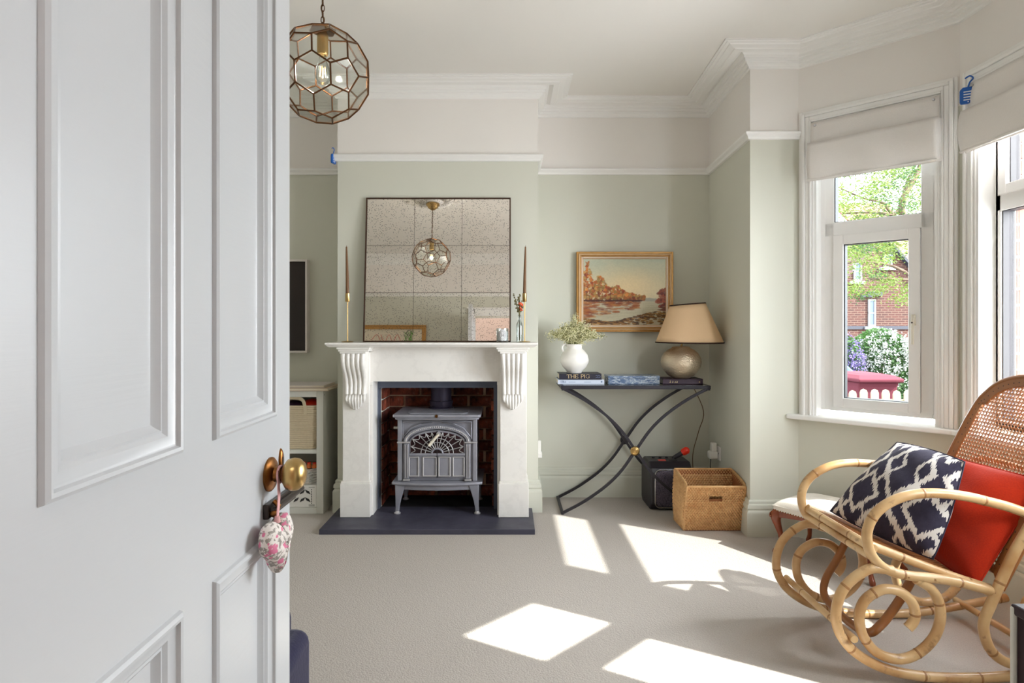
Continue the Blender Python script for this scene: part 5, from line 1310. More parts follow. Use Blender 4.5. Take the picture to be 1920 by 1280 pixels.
# inner lining panels so the weave is closed, divider, rims, base
def quadwall(mb, a, b, za, zb, ins):
    A0, A1 = BL[a], BL[b]; B0, B1 = TPc[a], TPc[b]; cx, cy = 1.21, 3.69
    f = lambda q: (q[0] + (cx - q[0]) * ins, q[1] + (cy - q[1]) * ins * 1.6)
    A0, A1, B0, B1 = f(A0), f(A1), f(B0), f(B1)
    mb.add([(*A0, .004), (*A1, .004), (*B1, zb - .006), (*B0, za - .006)], [(0, 1, 2, 3)])
p = MB(); quadwall(p, 'cb', 'bb', ZBk, ZBk, .012); quadwall(p, 'bb', 'fb', ZBk, ZF, .012); quadwall(p, 'rb', 'cb', ZF, ZBk, .012)
li = p.obj('lining', 'rattan_dark', wk); md3 = li.modifiers.new('thick', 'SOLIDIFY'); md3.thickness = .003
p = MB(); p.prism([BL['fb'], BL['rb'], BL['cb'], BL['bb']], .001, .008); p.obj('base', 'rattan_dark', wk)
p = MB(); f0 = [(1.05, 3.597), (1.372, 3.597)]
p.add([(1.042, 3.606, .004), (1.366, 3.606, .004), (1.372, 3.585, .190), (1.046, 3.585, .190)], [(0, 1, 2, 3)]); lf2 = p.obj('lining', 'rattan_dark', wk); md3 = lf2.modifiers.new('thick', 'SOLIDIFY'); md3.thickness = .002
p = MB()
for r in range(22): p.tube([(1.045 + .335 * k / 40, 3.762 + .0042 * (1 if (k + r) % 2 else -1), .03 + r * .0123) for k in range(41)], .0045, 5)
p.obj('divider_weave', 'rattan', wk, 60)['kind'] = 'stuff'
rim = [(*TPc['fb'], ZF), (*TPc['rb'], ZF)] + [(TPc['rb'][0] + (TPc['cb'][0] - TPc['rb'][0]) * s, TPc['rb'][1] + (TPc['cb'][1] - TPc['rb'][1]) * s, side_top(s)) for s in (.08, .2, .4, .6, .8, 1.0)] + [(*TPc['bb'], ZBk)] + [(TPc['bb'][0] + (TPc['fb'][0] - TPc['bb'][0]) * s, TPc['bb'][1] + (TPc['fb'][1] - TPc['bb'][1]) * s, side_top(1 - s)) for s in (.2, .4, .6, .8, .92)]
p = MB(); p.tube(rim, .0068, 8, True); p.obj('rim', 'rattan', wk, 60)
for a in ('fb', 'rb', 'bb', 'cb'):
    zt = ZF if a in ('fb', 'rb') else ZBk
    p = MB(); p.tube([(*BL[a], .004), ((BL[a][0] + TPc[a][0]) / 2, (BL[a][1] + TPc[a][1]) / 2 , zt / 2), (*TPc[a], zt)], .0075, 8); p.obj('corner_cane', 'rattan', wk, 60)

# ================================================================== ROCKING CHAIR
YN, YF_ = 2.06, 2.52; SC = 2.06 / 2.09
def cz(pts): return [(x * SC, 1.2 - (1.2 - z) * SC) for x, z in pts]
ARM = cz([(1.80, .548), (1.776, .562), (1.711, .585), (1.646, .602), (1.575, .619), (1.494, .630), (1.418, .631), (1.353, .620), (1.292, .592), (1.250, .553), (1.228, .500), (1.234, .442), (1.262, .396), (1.306, .366), (1.37, .350), (1.44, .343), (1.521, .331), (1.60, .312), (1.657, .297), (1.672, .293)])
RAIL_ = cz([(1.240, .452), (1.272, .438), (1.342, .411), (1.521, .343), (1.668, .295)])
REAR = cz([(1.86, .66), (1.80, .56), (1.765, .497), (1.727, .432), (1.684, .340), (1.646, .253), (1.624, .199), (1.624, .156), (1.641, .107), (1.673, .072), (1.72, .050), (1.77, .048), (1.836, .068), (1.885, .118), (1.905, .19), (1.88, .26), (1.82, .29), (1.77, .26), (1.775, .21)])
OUTER = cz([(1.315, .368), (1.25, .375), (1.210, .360), (1.168, .329), (1.138, .288), (1.122, .230), (1.127, .172), (1.153, .123), (1.192, .084), (1.25, .048), (1.315, .024), (1.407, .007), (1.505, .0), (1.613, .0), (1.70, .005), (1.783, .016), (1.935, .042), (2.085, .068)])
INNER = cz([(1.397, .337), (1.451, .302), (1.477, .253), (1.481, .199), (1.462, .140), (1.418, .092), (1.364, .065), (1.31, .066), (1.256, .091), (1.218, .14), (1.204, .188), (1.207, .232), (1.229, .27), (1.272, .297), (1.31, .302), (1.353, .288), (1.386, .253), (1.395, .215), (1.387, .188), (1.37, .169)])
rc = thing('rocking_chair', 'bent bamboo rocking chair with a cane back in the bay', 'rocking chair', (1.55, 2.29, 0))
def bamboo(pts2, y, r, name, k=7, mat='bamboo', yshift=0.0, taper=1.0):
    pts = catmull([(x, y + yshift, z) for x, z in pts2], k)
    p = MB(); L = 0; per = .22; rad = []; off = random.random() * per; nodes = []
    for i, q in enumerate(pts):
        if i: L += (Vector(q) - Vector(pts[i - 1])).length
        rad.append(r)
    p.tube(pts, rad, 12); o = p.obj(name, mat, rc, 60)
    L = 0; nxt = off
    for i in range(1, len(pts)):
        seg = (Vector(pts[i]) - Vector(pts[i - 1])); L += seg.length
        if L > nxt:
            nxt += per * random.uniform(.8, 1.25); d = seg.normalized(); c = Vector(pts[i])
            b = MB(); b.tube([tuple(c - d * .004), tuple(c - d * .0012), tuple(c + d * .0012), tuple(c + d * .004)], [r * 1.0, r * 1.055, r * 1.055, r * 1.0], 12, caps=False); b.obj('bamboo_node', 'bamboo_node', o, 60)
    return o
random.seed(77)
for y, inn in ((YN, 1), (YF_, -1)):
    bamboo(ARM, y, .0165, 'arm_loop'); bamboo(RAIL_, y + inn * .026, .0150, 'seat_rail'); bamboo(REAR, y - inn * .006, .0165, 'rear_leg')
    bamboo(OUTER, y, .0165, 'rocker'); bamboo(INNER, y + inn * .004, .0165, 'scroll')
    for x, z in cz([(1.36, .35), (1.45, .342), (1.655, .297)]):
        p = MB(); p.lathe([(.0001, y - inn * .0185), (.0032, y - inn * .018), (.0032, y - inn * .01)], (x, 0, z), 8, 'y'); p.obj('dowel', 'bamboo_node', rc)
def crossbar(x, z, r, name, y0, y1, mat='bamboo'):
    p = MB(); p.tube([(x, y0 + (y1 - y0) * k / 6, z) for k in range(7)], r, 12); o = p.obj(name, mat, rc, 60)
    for f in (.3, .72):
        yy = y0 + (y1 - y0) * f; b = MB(); b.tube([(x, yy - .004, z), (x, yy - .001, z), (x, yy + .001, z), (x, yy + .004, z)], [r, r * 1.05, r * 1.05, r], 12, caps=False); b.obj('bamboo_node', 'bamboo_node', o, 60)
crossbar(1.232, .452, .0150, 'front_rail', YN + .0, YF_ + .0); crossbar(1.226, .424, .0125, 'front_rail', YN + .01, YF_ - .01)
crossbar(1.156, .158, .0125, 'stretcher', YN - .022, YF_ + .02)
crossbar(1.868, .062, .0125, 'stretcher', YN - .02, YF_ + .03)
crossbar(1.655, .288, .0140, 'rear_rail', YN + .03, YF_ - .03)
# hoop brace hanging under the seat
p = MB(); p.tube(catmull([(1.385, YF_ - .03, .345), (1.34, YF_ - .035, .26), (1.285, YF_ - .045, .175), (1.262, YF_ - .09, .125), (1.262, 2.29, .108), (1.262, YN + .09, .125), (1.285, YN + .045, .175), (1.34, YN + .035, .26), (1.385, YN + .03, .345)], 6), .0145, 12); p.obj('hoop_brace', 'bamboo_brown', rc, 60)
# woven cane: strands clipped to an outline, in a local (a,b) plane
def clip_poly(p, d, poly):
    ts = []
    n = len(poly)
    for i in range(n):
        a = Vector(poly[i]); e = Vector(poly[(i + 1) % n]) - a; den = d[0] * e[1] - d[1] * e[0]
        if abs(den) < 1e-12: continue
        w = a - Vector(p); t = (w[0] * e[1] - w[1] * e[0]) / den; u = (w[0] * d[1] - w[1] * d[0]) / den
        if 0 <= u < 1: ts.append(t)
    ts.sort(); return [(ts[i], ts[i + 1]) for i in range(0, len(ts) - 1, 2)]
def cane_panel(name, poly, T, pitch, parent, mat):
    mb = MB(T); dirs = [((1, 0), .0, 2), ((0, 1), .0008, 2), ((.7071, .7071), .0016, 1), ((.7071, -.7071), -.0008, 1)]
    for (dx, dy), h, dbl in dirs:
        step = pitch if dbl == 2 else pitch * .7071; nx, ny = -dy, dx; proj = [v[0] * nx + v[1] * ny for v in poly]
        k = math.floor(min(proj) / step); 
        while k * step < max(proj):
            for o in ((-.0012, .0012) if dbl == 2 else (0.0,)):
                c = k * step + o + (step / 2 if dbl == 1 else 0); p0 = (nx * c, ny * c); hw = .00075 if dbl == 2 else .0013
                for t0, t1 in clip_poly(p0, (dx, dy), poly):
                    q = [(p0[0] + dx * t + nx * s, p0[1] + dy * t + ny * s, h + hz) for t in (t0, t1) for s in (-hw, hw) for hz in (0,)]
                    mb.add([q[0], q[1], q[3], q[2]], [(0, 1, 2, 3)])
            k += 1
    o = mb.obj(name, mat, parent, recalc=False); o['kind'] = 'stuff'; md = o.modifiers.new('thick', 'SOLIDIFY'); md.thickness = .0009; return o
# back panel: hoop outline (a = across, b = up the slope)
def outline(hw, top, s0):
    sx = hw / .235; pts = [(-hw, s0), (-hw, .30), (-hw, .50), (-hw * .985, .56), (-hw * .955, .62), (-hw * .89, top - .095), (-hw * .74, top - .047), (-hw * .52, top - .018), (-hw * .26, top - .004), (0, top)]
    return pts + [(-a, b) for a, b in reversed(pts[:-1])]
XB, ZB = 1.664, .335; bd = Vector((.45, 0, .893)).normalized(); bnrm = Vector((-.893, 0, .45)).normalized()
TBK = Matrix(((0, bd.x, bnrm.x, XB), (1, 0, 0, 2.29), (0, bd.z, bnrm.z, ZB), (0, 0, 0, 1))) @ Matrix.Translation((.008, 0, 0))
ol_ = [tuple(q[:2]) for q in catmull([(a, b, 0) for a, b in outline(.232, .752, -.01)], 5)]
p = MB(TBK); p.tube([(a, b, 0) for a, b in ol_], .0150, 12); bkf = p.obj('back_hoop', 'bamboo_brown', rc, 60)
# flat rim band with peg holes
inn_ = [tuple(q[:2]) for q in catmull([(a, b, 0) for a, b in outline(.196, .712, .03)], 5)]
out_ = [tuple(q[:2]) for q in catmull([(a, b, 0) for a, b in outline(.226, .744, .0)], 5)]
p = MB(TBK); n = len(inn_); v = [(a, b, .012) for a, b in out_] + [(a, b, .012) for a, b in inn_] + [(a, b, .002) for a, b in out_] + [(a, b, .002) for a, b in inn_]; f = []
for k in range(n - 1): f += [(k, k + 1, n + k + 1, n + k), (2 * n + k, 3 * n + k, 3 * n + k + 1, 2 * n + k + 1), (k, 2 * n + k, 2 * n + k + 1, k + 1), (n + k, n + k + 1, 3 * n + k + 1, 3 * n + k)]
p.add(v, f); rimb = p.obj('back_rim', 'bamboo_brown', rc, 40)
p = MB(TBK); acc = 0
mid_ = [((a[0] + b[0]) / 2, (a[1] + b[1]) / 2) for a, b in zip(inn_, out_)]
for i in range(1, len(mid_)):
    acc += math.hypot(mid_[i][0] - mid_[i - 1][0], mid_[i][1] - mid_[i - 1][1])
    if acc > .014: acc = 0; p.lathe([(.0022, .0115), (.0022, .0128), (.0001, .0128)], (mid_[i][0], mid_[i][1], 0), 6)
p.obj('peg_holes', 'gasket', rimb)['kind'] = 'stuff'
cane_panel('cane_back', inn_, TBK @ Matrix.Translation((0, 0, .007)), .0150, rc, 'cane')
p = MB(TBK); p.tube([(-.2, .03, .005), (.2, .03, .005)], .012, 10); p.obj('lower_back_bar', 'bamboo_brown', rc, 60)
for s_ in (-1, 1):
    aa, bb = (.246, -.014) if s_ > 0 else (.205, -.034)
    p = MB(TBK); p.tube(catmull([(s_ * (aa - .002), -.02, bb), (s_ * aa, .2, bb), (s_ * aa, .46, bb), (s_ * (aa - .004), .545, bb + .002)], 4), .0155, 12); p.obj('back_post', 'bamboo_brown', rc, 60)
# bent loop on the rear side of the back (shadow seen through the cane)
p = MB(TBK); p.tube(catmull([(-.19, .36, -.03), (-.12, .40, -.034), (0, .41, -.035), (.12, .40, -.034), (.19, .36, -.03)], 5), .010, 10); p.obj('back_brace', 'bamboo_brown', rc, 60)
# seat: cane sheet on the sloped rails
sdv = Vector((1.645 - 1.232, 0, .300 - .458)).normalized(); snr = Vector((-sdv.z, 0, sdv.x)); 
TST = Matrix(((sdv.x, 0, snr.x, 1.232), (0, 1, 0, 2.29), (sdv.z, 0, snr.z, .462), (0, 0, 0, 1)))
cane_panel('cane_seat', [(.0, -.20), (.43, -.20), (.43, .20), (.0, .20)], TST, .0150, rc, 'cane')
p = MB(TST); p.tube([(0, -.205, 0), (.43, -.205, 0), (.43, .205, 0), (0, .205, 0)], .007, 8, True); p.obj('seat_edge', 'bamboo', rc, 60)

# ---- cushions from four corners
def cushion(name, label, corners, thick, mat, n=28, pinch=.05, side=1, seam=None):
    c00, c10, c11, c01 = [Vector(c) for c in corners]
    nrm = ((c10 - c00).cross(c01 - c00)).normalized() * side
    o = thing(name, label, 'cushion', tuple((c00 + c10) / 2), 'cushions on the rocking chair')
    mb = MB(); uv = []
    def fn(sg):
        def g(u, v):
            uu = u + pinch * (u - .5) * -2 * .5 * (1 - (2 * v - 1) ** 2) * .9; vv = v - pinch * (v - .5) * (1 - (2 * u - 1) ** 2) * .9
            b = c00.lerp(c10, uu).lerp(c01.lerp(c11, uu), vv)
            h = (max(0, 1 - (2 * u - 1) ** 2) ** .55) * (max(0, 1 - (2 * v - 1) ** 2) ** .55)
            wr = .006 * math.sin(u * 14 + v * 5) * h + .004 * math.sin(v * 19 - u * 6) * h
            return tuple(b + nrm * (sg * (thick * h + wr)))
        return g
    for sg in (1, -1): mb.grid(fn(sg), n, n); 
    ob = mb.obj('cover', mat, o, 70, recalc=True)
    lay = ob.data.uv_layers.new(name='UVMap'); w = n + 1; tot = w * w
    for lp in ob.data.loops:
        k = lp.vertex_index % tot; lay.data[lp.index].uv = ((k % w) / n, (k // w) / n)
    p = MB(); edge = [fn(1)(u, 0) for u in [i / 14 for i in range(15)]] + [fn(1)(1, v) for v in [i / 14 for i in range(1, 15)]] + [fn(1)(1 - u, 1) for u in [i / 14 for i in range(1, 15)]] + [fn(1)(0, 1 - v) for v in [i / 14 for i in range(1, 14)]]
    p.tube(edge, .0028, 6, True); p.obj('piping', seam or mat, o, 60)
    return o
t = NT('ikat'); uv = t.n('UVMap'); sx = t.n('SeparateXYZ'); t.l(uv.outputs[0], sx.inputs[0]); U, V_ = sx.outputs[0], sx.outputs[1]
jag = t.n('TexNoise'); jag.inputs['Scale'].default_value = 1.0; jag.inputs['Detail'].default_value = 2; t.l(t.scale(uv.outputs[0], (90, 3, 1)), jag.inputs['Vector'])
sm = t.n('TexNoise'); sm.inputs['Scale'].default_value = 4.0; t.l(uv.outputs[0], sm.inputs['Vector'])
v2 = t.math('ADD', V_, t.math('MULTIPLY', t.math('SUBTRACT', jag.outputs[0], .5), .16)); u2 = t.math('ADD', U, t.math('MULTIPLY', t.math('SUBTRACT', sm.outputs[0], .5), .08))
def tri_(x, f, o): return t.math('ABSOLUTE', t.math('SUBTRACT', t.math('FRACT', t.math('ADD', t.math('MULTIPLY', x, f), o)), .5))
tu = tri_(u2, 1.6, .30); tvv = tri_(v2, 1.25, .05)
f1 = t.math('ADD', tu, t.math('MULTIPLY', tvv, .9))           # diamonds
d1_ = t.math('ABSOLUTE', t.math('SUBTRACT', f1, .26)); l1 = t.math('LESS_THAN', d1_, .040)
d2_ = t.math('ABSOLUTE', t.math('SUBTRACT', f1, .52)); l2 = t.math('LESS_THAN', d2_, .050)
d3_ = t.math('ABSOLUTE', t.math('SUBTRACT', tu, t.math('MULTIPLY', tvv, .75))); l3 = t.math('MULTIPLY', t.math('LESS_THAN', d3_, .030), t.math('GREATER_THAN', f1, .24))
ln3 = t.math('MINIMUM', t.math('ADD', t.math('ADD', l1, l2), l3), 1.0)
t.set(t.mix(ln3, t.mix(t.noise(60, 3), S(36, 34, 52), S(62, 56, 78)), S(222, 216, 210)), .9); t.bump(t.noise(300, 2), .25, .003); M['ikat'] = t.m
cushion('patterned_cushion', 'navy and white ikat cushion in front on the rocking chair', [(1.468, 2.110, .398), (1.305, 2.475, .455), (1.590, 2.495, .730), (1.600, 2.14, .728)], .095, 'ikat', pinch=-.05, side=1)
cushion('red_cushion', 'plain red velvet cushion behind the ikat one on the rocking chair', [(1.600, 2.088, .306), (1.565, 2.455, .375), (1.658, 2.487, .712), (1.850, 2.095, .672)], .070, 'red_velvet', pinch=.02, side=1)

# ================================================================== FOOTSTOOL
fl_ = Vector((1.425, 3.250)); fr2 = Vector((1.690, 2.835)); ta = (fr2 - fl_).normalized(); na = Vector((-ta.y, ta.x)); Ls = (fr2 - fl_).length; Ds = .30
TS = frame_m((fl_.x, fl_.y, 0), (ta.x, ta.y), (na.x, na.y))
fs_ = thing('footstool', 'carved mahogany footstool with a white tufted seat by the window', 'footstool', tuple(TS @ Vector((Ls / 2, Ds / 2, 0))))
def seatf(u, v):
    h = (max(0, 1 - (2 * u - 1) ** 4) * max(0, 1 - (2 * v - 1) ** 4)) ** .5
    tuft = sum(.016 * math.exp(-(((u - a) * Ls / .035) ** 2 + ((v - b) * Ds / .035) ** 2)) for a in (.25, .5, .75) for b in (.3, .7))
    return (-.015 + (Ls + .03) * u, -.015 + (Ds + .03) * v, .252 + .052 * h - tuft)
p = MB(TS); p.grid(seatf, 40, 26); st_ = p.obj('tufted_seat', 'stool_linen', fs_, 70)
p = MB(TS); p.prism(rrect(-.015, Ls + .015, -.015, Ds + .015, .02), .228, .256); p.obj('seat_side', 'stool_linen', fs_, bevel=.003)
for a in (.25, .5, .75):
    for b in (.3, .7):
        q = seatf(a, b); p = MB(TS); p.ball((q[0], q[1], q[2] + .001), .006, 8, 5, (1, 1, .5)); p.obj('button', 'stool_linen', st_, 60)
for y0 in (-.012, Ds - .008):
    p = MB(TS); pts = [(.0, .228)] + [(Ls * k / 12, .192 + .022 * math.sin(math.pi * k / 12)) for k in range(13)] + [(Ls, .228)]
    p.prism_y(pts, y0, y0 + .02); p.obj('apron', 'mahogany', fs_, bevel=.003)
for x0 in (-.012, Ls - .008):
    p = MB(TS); p.prism_x([(.0, .228)] + [(Ds * k / 10, .194 + .02 * math.sin(math.pi * k / 10)) for k in range(11)] + [(Ds, .228)], x0, x0 + .02); p.obj('apron', 'mahogany', fs_, bevel=.003)
for xi, sx_ in ((.012, -1), (Ls - .012, 1)):
    for yi, sy_ in ((.012, -1), (Ds - .012, 1)):
        p = MB(TS); kn = [(.235, .0, .024), (.21, .008, .029), (.185, .012, .026), (.15, .006, .019), (.10, -.004, .013), (.055, -.004, .0105), (.03, .004, .012), (.012, .014, .014), (.0005, .017, .011)]
        cp = catmull([(xi + sx_ * o, yi + sy_ * o, z) for z, o, r in kn], 3); rr_ = [np.interp(i / 3, range(len(kn)), [k[2] for k in kn]) for i in range(len(cp))]
        p.tube(cp, rr_, 10); lg = p.obj('cabriole_leg', 'mahogany', fs_, 60)
        p = MB(TS); p.tube(catmull([(xi + sx_ * .030, yi + sy_ * .016, .216), (xi + sx_ * .038, yi + sy_ * .024, .205), (xi + sx_ * .030, yi + sy_ * .034, .192), (xi + sx_ * .024, yi + sy_ * .026, .202)], 4), .0048, 6); p.obj('carved_scroll', 'mahogany', lg, 60)
p = MB(TS)
for k in range(34): p.ball((Ls * (k + .5) / 34, -.0165, .231), .0034, 6, 4)
for k in range(20): p.ball((-.0165, Ds * (k + .5) / 20, .231), .0034, 6, 4)
p.obj('upholstery_nails', 'brass_aged', fs_, 60)['kind'] = 'stuff'

# ================================================================== OUTDOORS, seen through the bay
GZ = -.35
p = MB(); p.box(2.75, 45, -6, 60, GZ - .2, GZ); p.box(-20, 2.75, 4.8, 60, GZ - .2, GZ)
g = p.obj('ground', 'pavement'); struct(g, 'pavement outside the window')
def at(px, py, d): return ((px - 953) * d / 1145, d, 1.2 - (py - 613) * d / 1145)
# picket fence
fx0, fx1, fy = 2.6, 5.2, 6.2
pf_ = thing('picket_fence', 'cream picket fence just outside the window', 'fence', ((fx0 + fx1) / 2, fy, GZ))
pk_ = MB(); pk_.prism_y([(-.036, GZ + .06), (.036, GZ + .06), (.036, .525), (.026, .552), (.0, .565), (-.026, .552), (-.036, .525)], -.01, .01); pme = pk_.mesh('picket'); pme.materials.append(M['fence_cream'])
k = 0; x = fx0
while x < fx1:
    o = bpy.data.objects.new('picket', pme); COL.objects.link(o); o.parent = pf_; o.matrix_parent_inverse = Matrix.Translation(-Vector(pf_.location)); o.location = (x, fy, random.uniform(-.008, .008)); x += .112
for z in (.43, .0):
    p = MB(); p.box(fx0, fx1, fy + .011, fy + .045, z - .035, z + .035); p.obj('rail', 'fence_cream', pf_)
# wheelie bin
bx0_, _, _ = at(1608, 702, 7.1); bx1_, _, _ = at(1690, 702, 7.1); cx_ = (bx0_ + bx1_) / 2; wv_ = (bx1_ - bx0_) / 2
wb_ = thing('wheelie_bin', 'maroon wheelie bin standing beyond the fence', 'bin', (cx_, 7.35, GZ))
def loft(mb, secs):
    vs = []
    for z, hx, y0, y1 in secs: vs += [(cx_ - hx, y0, z), (cx_ + hx, y0, z), (cx_ + hx, y1, z), (cx_ - hx, y1, z)]
    fs = [(3, 2, 1, 0), tuple(range(len(vs) - 4, len(vs)))]
    for a in range(len(secs) - 1):
        for j in range(4): fs.append((a * 4 + j, a * 4 + (j + 1) % 4, a * 4 + 4 + (j + 1) % 4, a * 4 + 4 + j))
    mb.add(vs, fs)
p = MB(); loft(p, [(GZ + .03, wv_ * .72, 7.2, 7.6), (.50, wv_ * .90, 7.12, 7.72), (.56, wv_ * .93, 7.10, 7.74)]); p.obj('body', 'bin_maroon', wb_, bevel=.02)
p = MB(); loft(p, [(.555, wv_ * 1.02, 7.06, 7.80), (.595, wv_ * 1.04, 7.05, 7.82), (.635, wv_ * .80, 7.15, 7.74), (.65, wv_ * .45, 7.25, 7.66)]); p.obj('lid', 'bin_maroon', wb_, bevel=.012)
p = MB(); p.tube([(cx_ - wv_ * .9, 7.85, .56), (cx_ + wv_ * .9, 7.85, .56)], .018, 8); p.obj('handle', 'bin_maroon', wb_)
for s_ in (-1, 1):
    p = MB(); p.lathe([(.10, -.025), (.10, .025)], (cx_ + s_ * wv_ * .72, 7.66, GZ + .10), 16, 'x'); p.obj('wheel', 'gasket', wb_, 40)
# blue car, only its rear glimpsed left of the bin
cr = thing('blue_car', 'pale blue car glimpsed left of the bin', 'car', (4.2, 8.4, GZ))
cxr, _, _ = at(1612, 700, 8.2)
prof_ = [(cxr - 2.6, .0), (cxr - 2.6, .35), (cxr - 1.9, .45), (cxr - 1.35, .76), (cxr - .5, .82), (cxr - .18, .72), (cxr + .06, .50), (cxr + .12, .30), (cxr + .12, .0), (cxr + .05, -.12), (cxr - 2.5, -.12)]
p = MB(); p.prism_y(prof_, 8.2, 9.7); p.obj('body', 'car_blue', cr, bevel=.06, seg=3)
p = MB(); p.prism_y([(cxr - 1.75, .47), (cxr - 1.3, .72), (cxr - .52, .77), (cxr - .24, .68), (cxr - .10, .5)], 8.19, 9.71); p.obj('side_glass', 'house_glass', cr)
for xx in (cxr - 2.0, cxr - .45):
    for yy in (8.25, 9.55):
        p = MB(); p.lathe([(.22, -.08), (.26, -.06), (.26, .08), (.22, .08)], (xx, yy + .04, GZ + .26), 20, 'y'); p.obj('wheel', 'gasket', cr, 40)
# leaf helpers
def leaf_quads(mb, pts, sz, rnd, flat=.5):
    for c in pts:
        a = rnd.uniform(0, 6.283); tilt = rnd.uniform(-1.2, 1.2); s = sz * rnd.uniform(.7, 1.3)
        u = Vector((math.cos(a), math.sin(a) * .6, math.sin(tilt) * .6)).normalized(); w = u.cross(Vector((rnd.uniform(-1, 1), -1, rnd.uniform(-.5, 1)))).normalized()
        C = Vector(c); mb.add([tuple(C - u * s), tuple(C + w * s * flat), tuple(C + u * s), tuple(C - w * s * flat)], [(0, 1, 2, 3)])
rnd = random.Random(5)
# flowering hedge: two shrubs
def shrub(label, x0, x1, y0, y1, ztop, petal, npet, seed, nleaf=9000, name='flowering_shrub'):
    rn = random.Random(seed); o = thing(name, label, 'shrub', ((x0 + x1) / 2, (y0 + y1) / 2, GZ))
    lv = MB(); pts = []; ft = []
    def surf():
        while True:
            u = rn.uniform(-1, 1); v = rn.uniform(-1, 1); w = rn.uniform(-1, 1); r = abs(u) ** 3 + abs(v) ** 3 + abs(w) ** 3
            if .45 < r < 1.0: return u, v, w
    bumps = [(rn.uniform(0, 6.28), rn.uniform(3, 7)) for _ in range(3)]
    def place(u, v, w):
        h = (ztop - GZ) * (1 + .05 * sum(math.sin(p + f * u) for p, f in bumps) / 2)
        return ((x0 + x1) / 2 + u * (x1 - x0) / 2, (y0 + y1) / 2 + v * (y1 - y0) / 2, GZ + h * (.5 + w / 2))
    for _ in range(int(nleaf * 1.7)): pts.append(place(*surf()))
    leaf_quads(lv, pts, .028, rn, .5); lv.obj('foliage', 'leaf_green', o, recalc=False)['kind'] = 'stuff'
    pm = MB()
    for _ in range(npet):
        u, v, w = surf(); v = -abs(v) ** .5 if rn.random() < .7 else v
        if w < -.2 and rn.random() < .7: w = -w
        c = place(u * 1.0, v, w); c = (c[0], c[1] - .03, c[2])
        leaf_quads(pm, [(c[0] + rn.gauss(0, .022), c[1] + rn.gauss(0, .02), c[2] + rn.gauss(0, .028)) for _ in range(16)], .0135, rn, .8)
    pm.obj('blossom', petal, o, recalc=False)['kind'] = 'stuff'
    for k in range(5):
        bx = (x0 + x1) / 2 + rn.uniform(-.5, .5) * (x1 - x0) * .5; p = MB(); p.tube([(bx, (y0 + y1) / 2, GZ), (bx + rn.uniform(-.1, .1), (y0 + y1) / 2, ztop * .7)], [.03, .015], 6); p.obj('stem', 'bark', o)
    return o
hx0 = at(1615, 0, 9.6)[0]; hx1 = at(1740, 0, 9.6)[0]
shrub('white flowering shrub behind the bin', hx0, hx1, 9.3, 10.5, 1.13, 'petal_white', 330, 3, 9000)
shrub('lilac flowering shrub left of the white one', at(1560, 0, 9.6)[0], at(1605, 0, 9.6)[0], 9.2, 10.4, 1.02, 'petal_lilac', 190, 4, 5000)
# brick house across the road
HY = 27.0
hs = thing('brick_house', 'red brick gabled house across the street', 'house', (15.5, HY, GZ))
def hp(px, py): q = at(px, py, HY); return q[0], q[2]
xl = hp(1540, 0)[0]; xr = hp(1715, 0)[0]; ze = hp(0, 512)[1]; apx, apz = hp(1650, 440)
xr2 = hp(1745, 0)[0]
# windows first, as (px0,px1,py0,py1)
WIN = [(1627, 1641, 561, 612), (1656, 1672, 477, 501), (1600, 1615, 491, 527)]
ve0 = hp(1664, 458); ve1 = hp(1712, 512)
gab = [(xl, GZ), (hp(1722, 0)[0], GZ), (hp(1722, 0)[0], hp(0, 524)[1]), (hp(1660, 0)[0], hp(0, 452)[1]), (xl, hp(0, 452)[1])]
gab[4] = (hp(1600, 0)[0], hp(0, 470)[1]); gab = gab[:4] + [(hp(1640, 0)[0], hp(0, 470)[1]), (hp(1585, 0)[0], hp(0, 524)[1]), (xl, hp(0, 524)[1])]
p = MB(); p.prism_y(gab, HY, HY + 6); p.obj('brick_wall', 'far_brick', hs)
p = MB(); a0 = hp(1655, 447); a1 = hp(1728, 531); th_ = .16
p.prism_y([(a0[0], a0[1]), (a1[0], a1[1]), (a1[0], a1[1] + th_), (a0[0], a0[1] + th_)], HY - .25, HY + 6.2); p.obj('verge_board', 'bargeboard', hs)
p = MB(); a0 = hp(1650, 440); a1 = hp(1775, 440); a2 = hp(1775, 540); a3 = hp(1733, 538)
p.add([(a0[0], HY + 4, a0[1] + 2.2), (a1[0], HY + 4, a1[1] + 2.2), (a2[0], HY + .6, a2[1]), (a3[0], HY + .6, a3[1])], [(0, 1, 2, 3)]); rf = p.obj('tiled_roof', 'roof_tile', hs); m_ = rf.modifiers.new('t', 'SOLIDIFY'); m_.thickness = .1
p = MB(); s0 = hp(1540, 612); s1 = hp(1722, 617); p.box(s0[0], s1[0], HY - .05, HY, s1[1], s0[1] + .02); p.obj('string_course', 'bargeboard', hs)
for px0, px1, py0, py1 in WIN:
    x0, z1 = hp(px0, py0); x1, z0 = hp(px1, py1)
    p = MB(); ring_frame(p, x0, x1, z0, z1, .07, .07, .08, .07, HY - .06, HY + .05); p.box(x0, x1, HY - .04, HY + .04, (z0 + z1) / 2 - .03, (z0 + z1) / 2 + .03); wn = p.obj('window', 'house_white', hs)
    for za, zb in ((z0 + .08, (z0 + z1) / 2 - .03), ((z0 + z1) / 2 + .03, z1 - .07)):
        p = MB(); p.box(x0 + .06, x1 - .06, HY - .025, HY - .005, za, zb); p.obj('pane', 'house_glass', wn)
    p = MB(); p.box(x0 - .18, x1 + .10, HY - .14, HY + .01, z0 - .12, z0); p.obj('sill', 'house_white', wn)
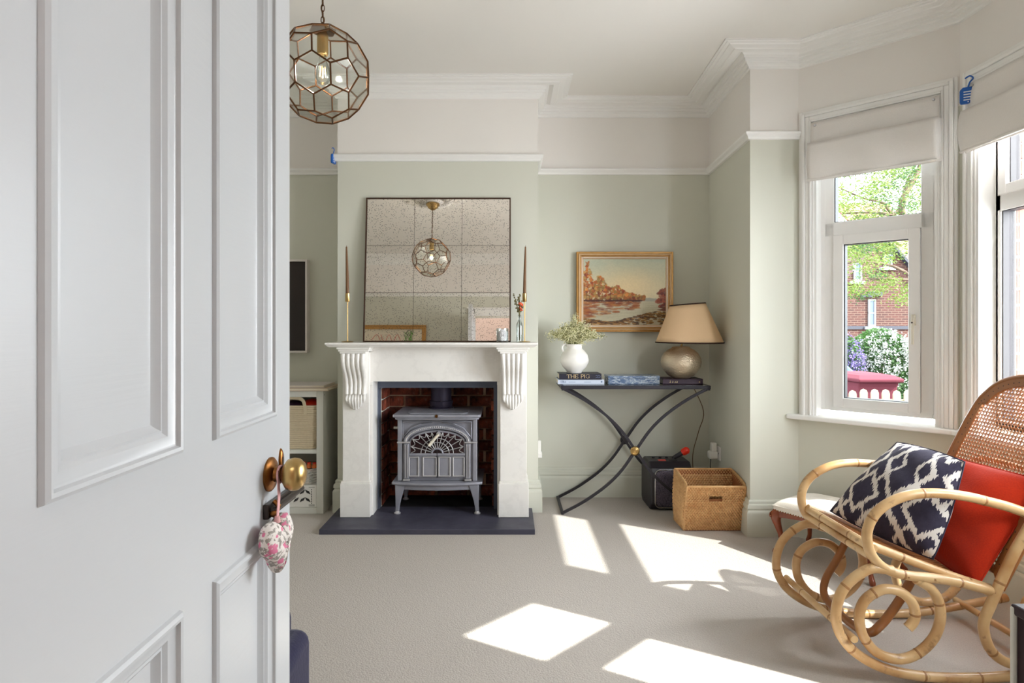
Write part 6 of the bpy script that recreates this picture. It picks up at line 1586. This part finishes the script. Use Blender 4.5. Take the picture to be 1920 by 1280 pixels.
p = MB(); q0 = hp(1613, 557); q1_ = hp(1634, 550); q2_ = hp(1652, 548); p.box(q0[0], q1_[0], HY - .12, HY, q0[1], q0[1] + .12); p.box(q1_[0], q2_[0], HY - .12, HY, q0[1] + .05, q0[1] + .22); p.obj('gutter_pipe', 'bargeboard', hs)
# tree in front of the house
TY = 13.0
def tp(px, py, d=TY): return at(px, py, d)
tr = thing('street_tree', 'lime green leafy tree in front of the brick house', 'tree', (*tp(1780, 0)[:2], GZ))
b0 = tp(1790, 760); 
p = MB(); p.tube(catmull([(b0[0], TY, GZ), tp(1775, 560), tp(1758, 500), tp(1722, 470), tp(1690, 390), tp(1722, 320), tp(1745, 250)], 5), [.14 - .10 * i / 30 for i in range(31)], 8); p.obj('trunk', 'bark', tr, 60)
brs = [[tp(1758, 500), tp(1716, 518), tp(1690, 506), tp(1660, 495), tp(1610, 491), tp(1585, 494)], [tp(1722, 470), tp(1705, 440), tp(1665, 392), tp(1655, 380), tp(1615, 370), tp(1560, 345)], [tp(1690, 390), tp(1672, 402), tp(1640, 398), tp(1580, 400)],
       [tp(1690, 390), tp(1700, 345), tp(1715, 310), tp(1722, 270)], [tp(1775, 560), tp(1735, 528), tp(1700, 524), tp(1620, 522)], [tp(1720, 450), tp(1712, 452), tp(1706, 458), tp(1716, 500)]]
for b in brs:
    cp = catmull(b, 5); p = MB(); p.tube(cp, [.045 - .032 * i / len(cp) for i in range(len(cp))], 6); p.obj('branch', 'bark', tr, 60)
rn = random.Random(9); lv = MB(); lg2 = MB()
cl = []
for _ in range(125): cl.append((rn.uniform(1545, 1760), rn.uniform(235, 440), rn.uniform(TY - 1.3, TY + 1.5), 1.0))
for _ in range(20): cl.append((rn.uniform(1580, 1730), rn.uniform(455, 492), rn.uniform(TY - 1.0, TY + .6), .7))
for px, py in ((1600, 548), (1612, 555), (1605, 530), (1655, 520), (1645, 540), (1665, 535), (1700, 545), (1712, 535), (1700, 562), (1716, 556), (1600, 500), (1640, 515), (1690, 560), (1672, 525), (1630, 508), (1595, 540), (1640, 548)): cl.append((px, py, TY, .6))
for px, py, d, k in cl:
    c = at(px, py, d); n_ = int(185 * k)
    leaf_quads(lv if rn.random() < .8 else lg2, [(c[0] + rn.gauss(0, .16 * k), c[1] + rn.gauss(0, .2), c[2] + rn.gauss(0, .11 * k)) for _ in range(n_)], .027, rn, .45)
lv.obj('foliage', 'leaf_lime', tr, recalc=False)['kind'] = 'stuff'; lg2.obj('dark_foliage', 'leaf_green', tr, recalc=False)['kind'] = 'stuff'  # randomly picked clusters get the darker green
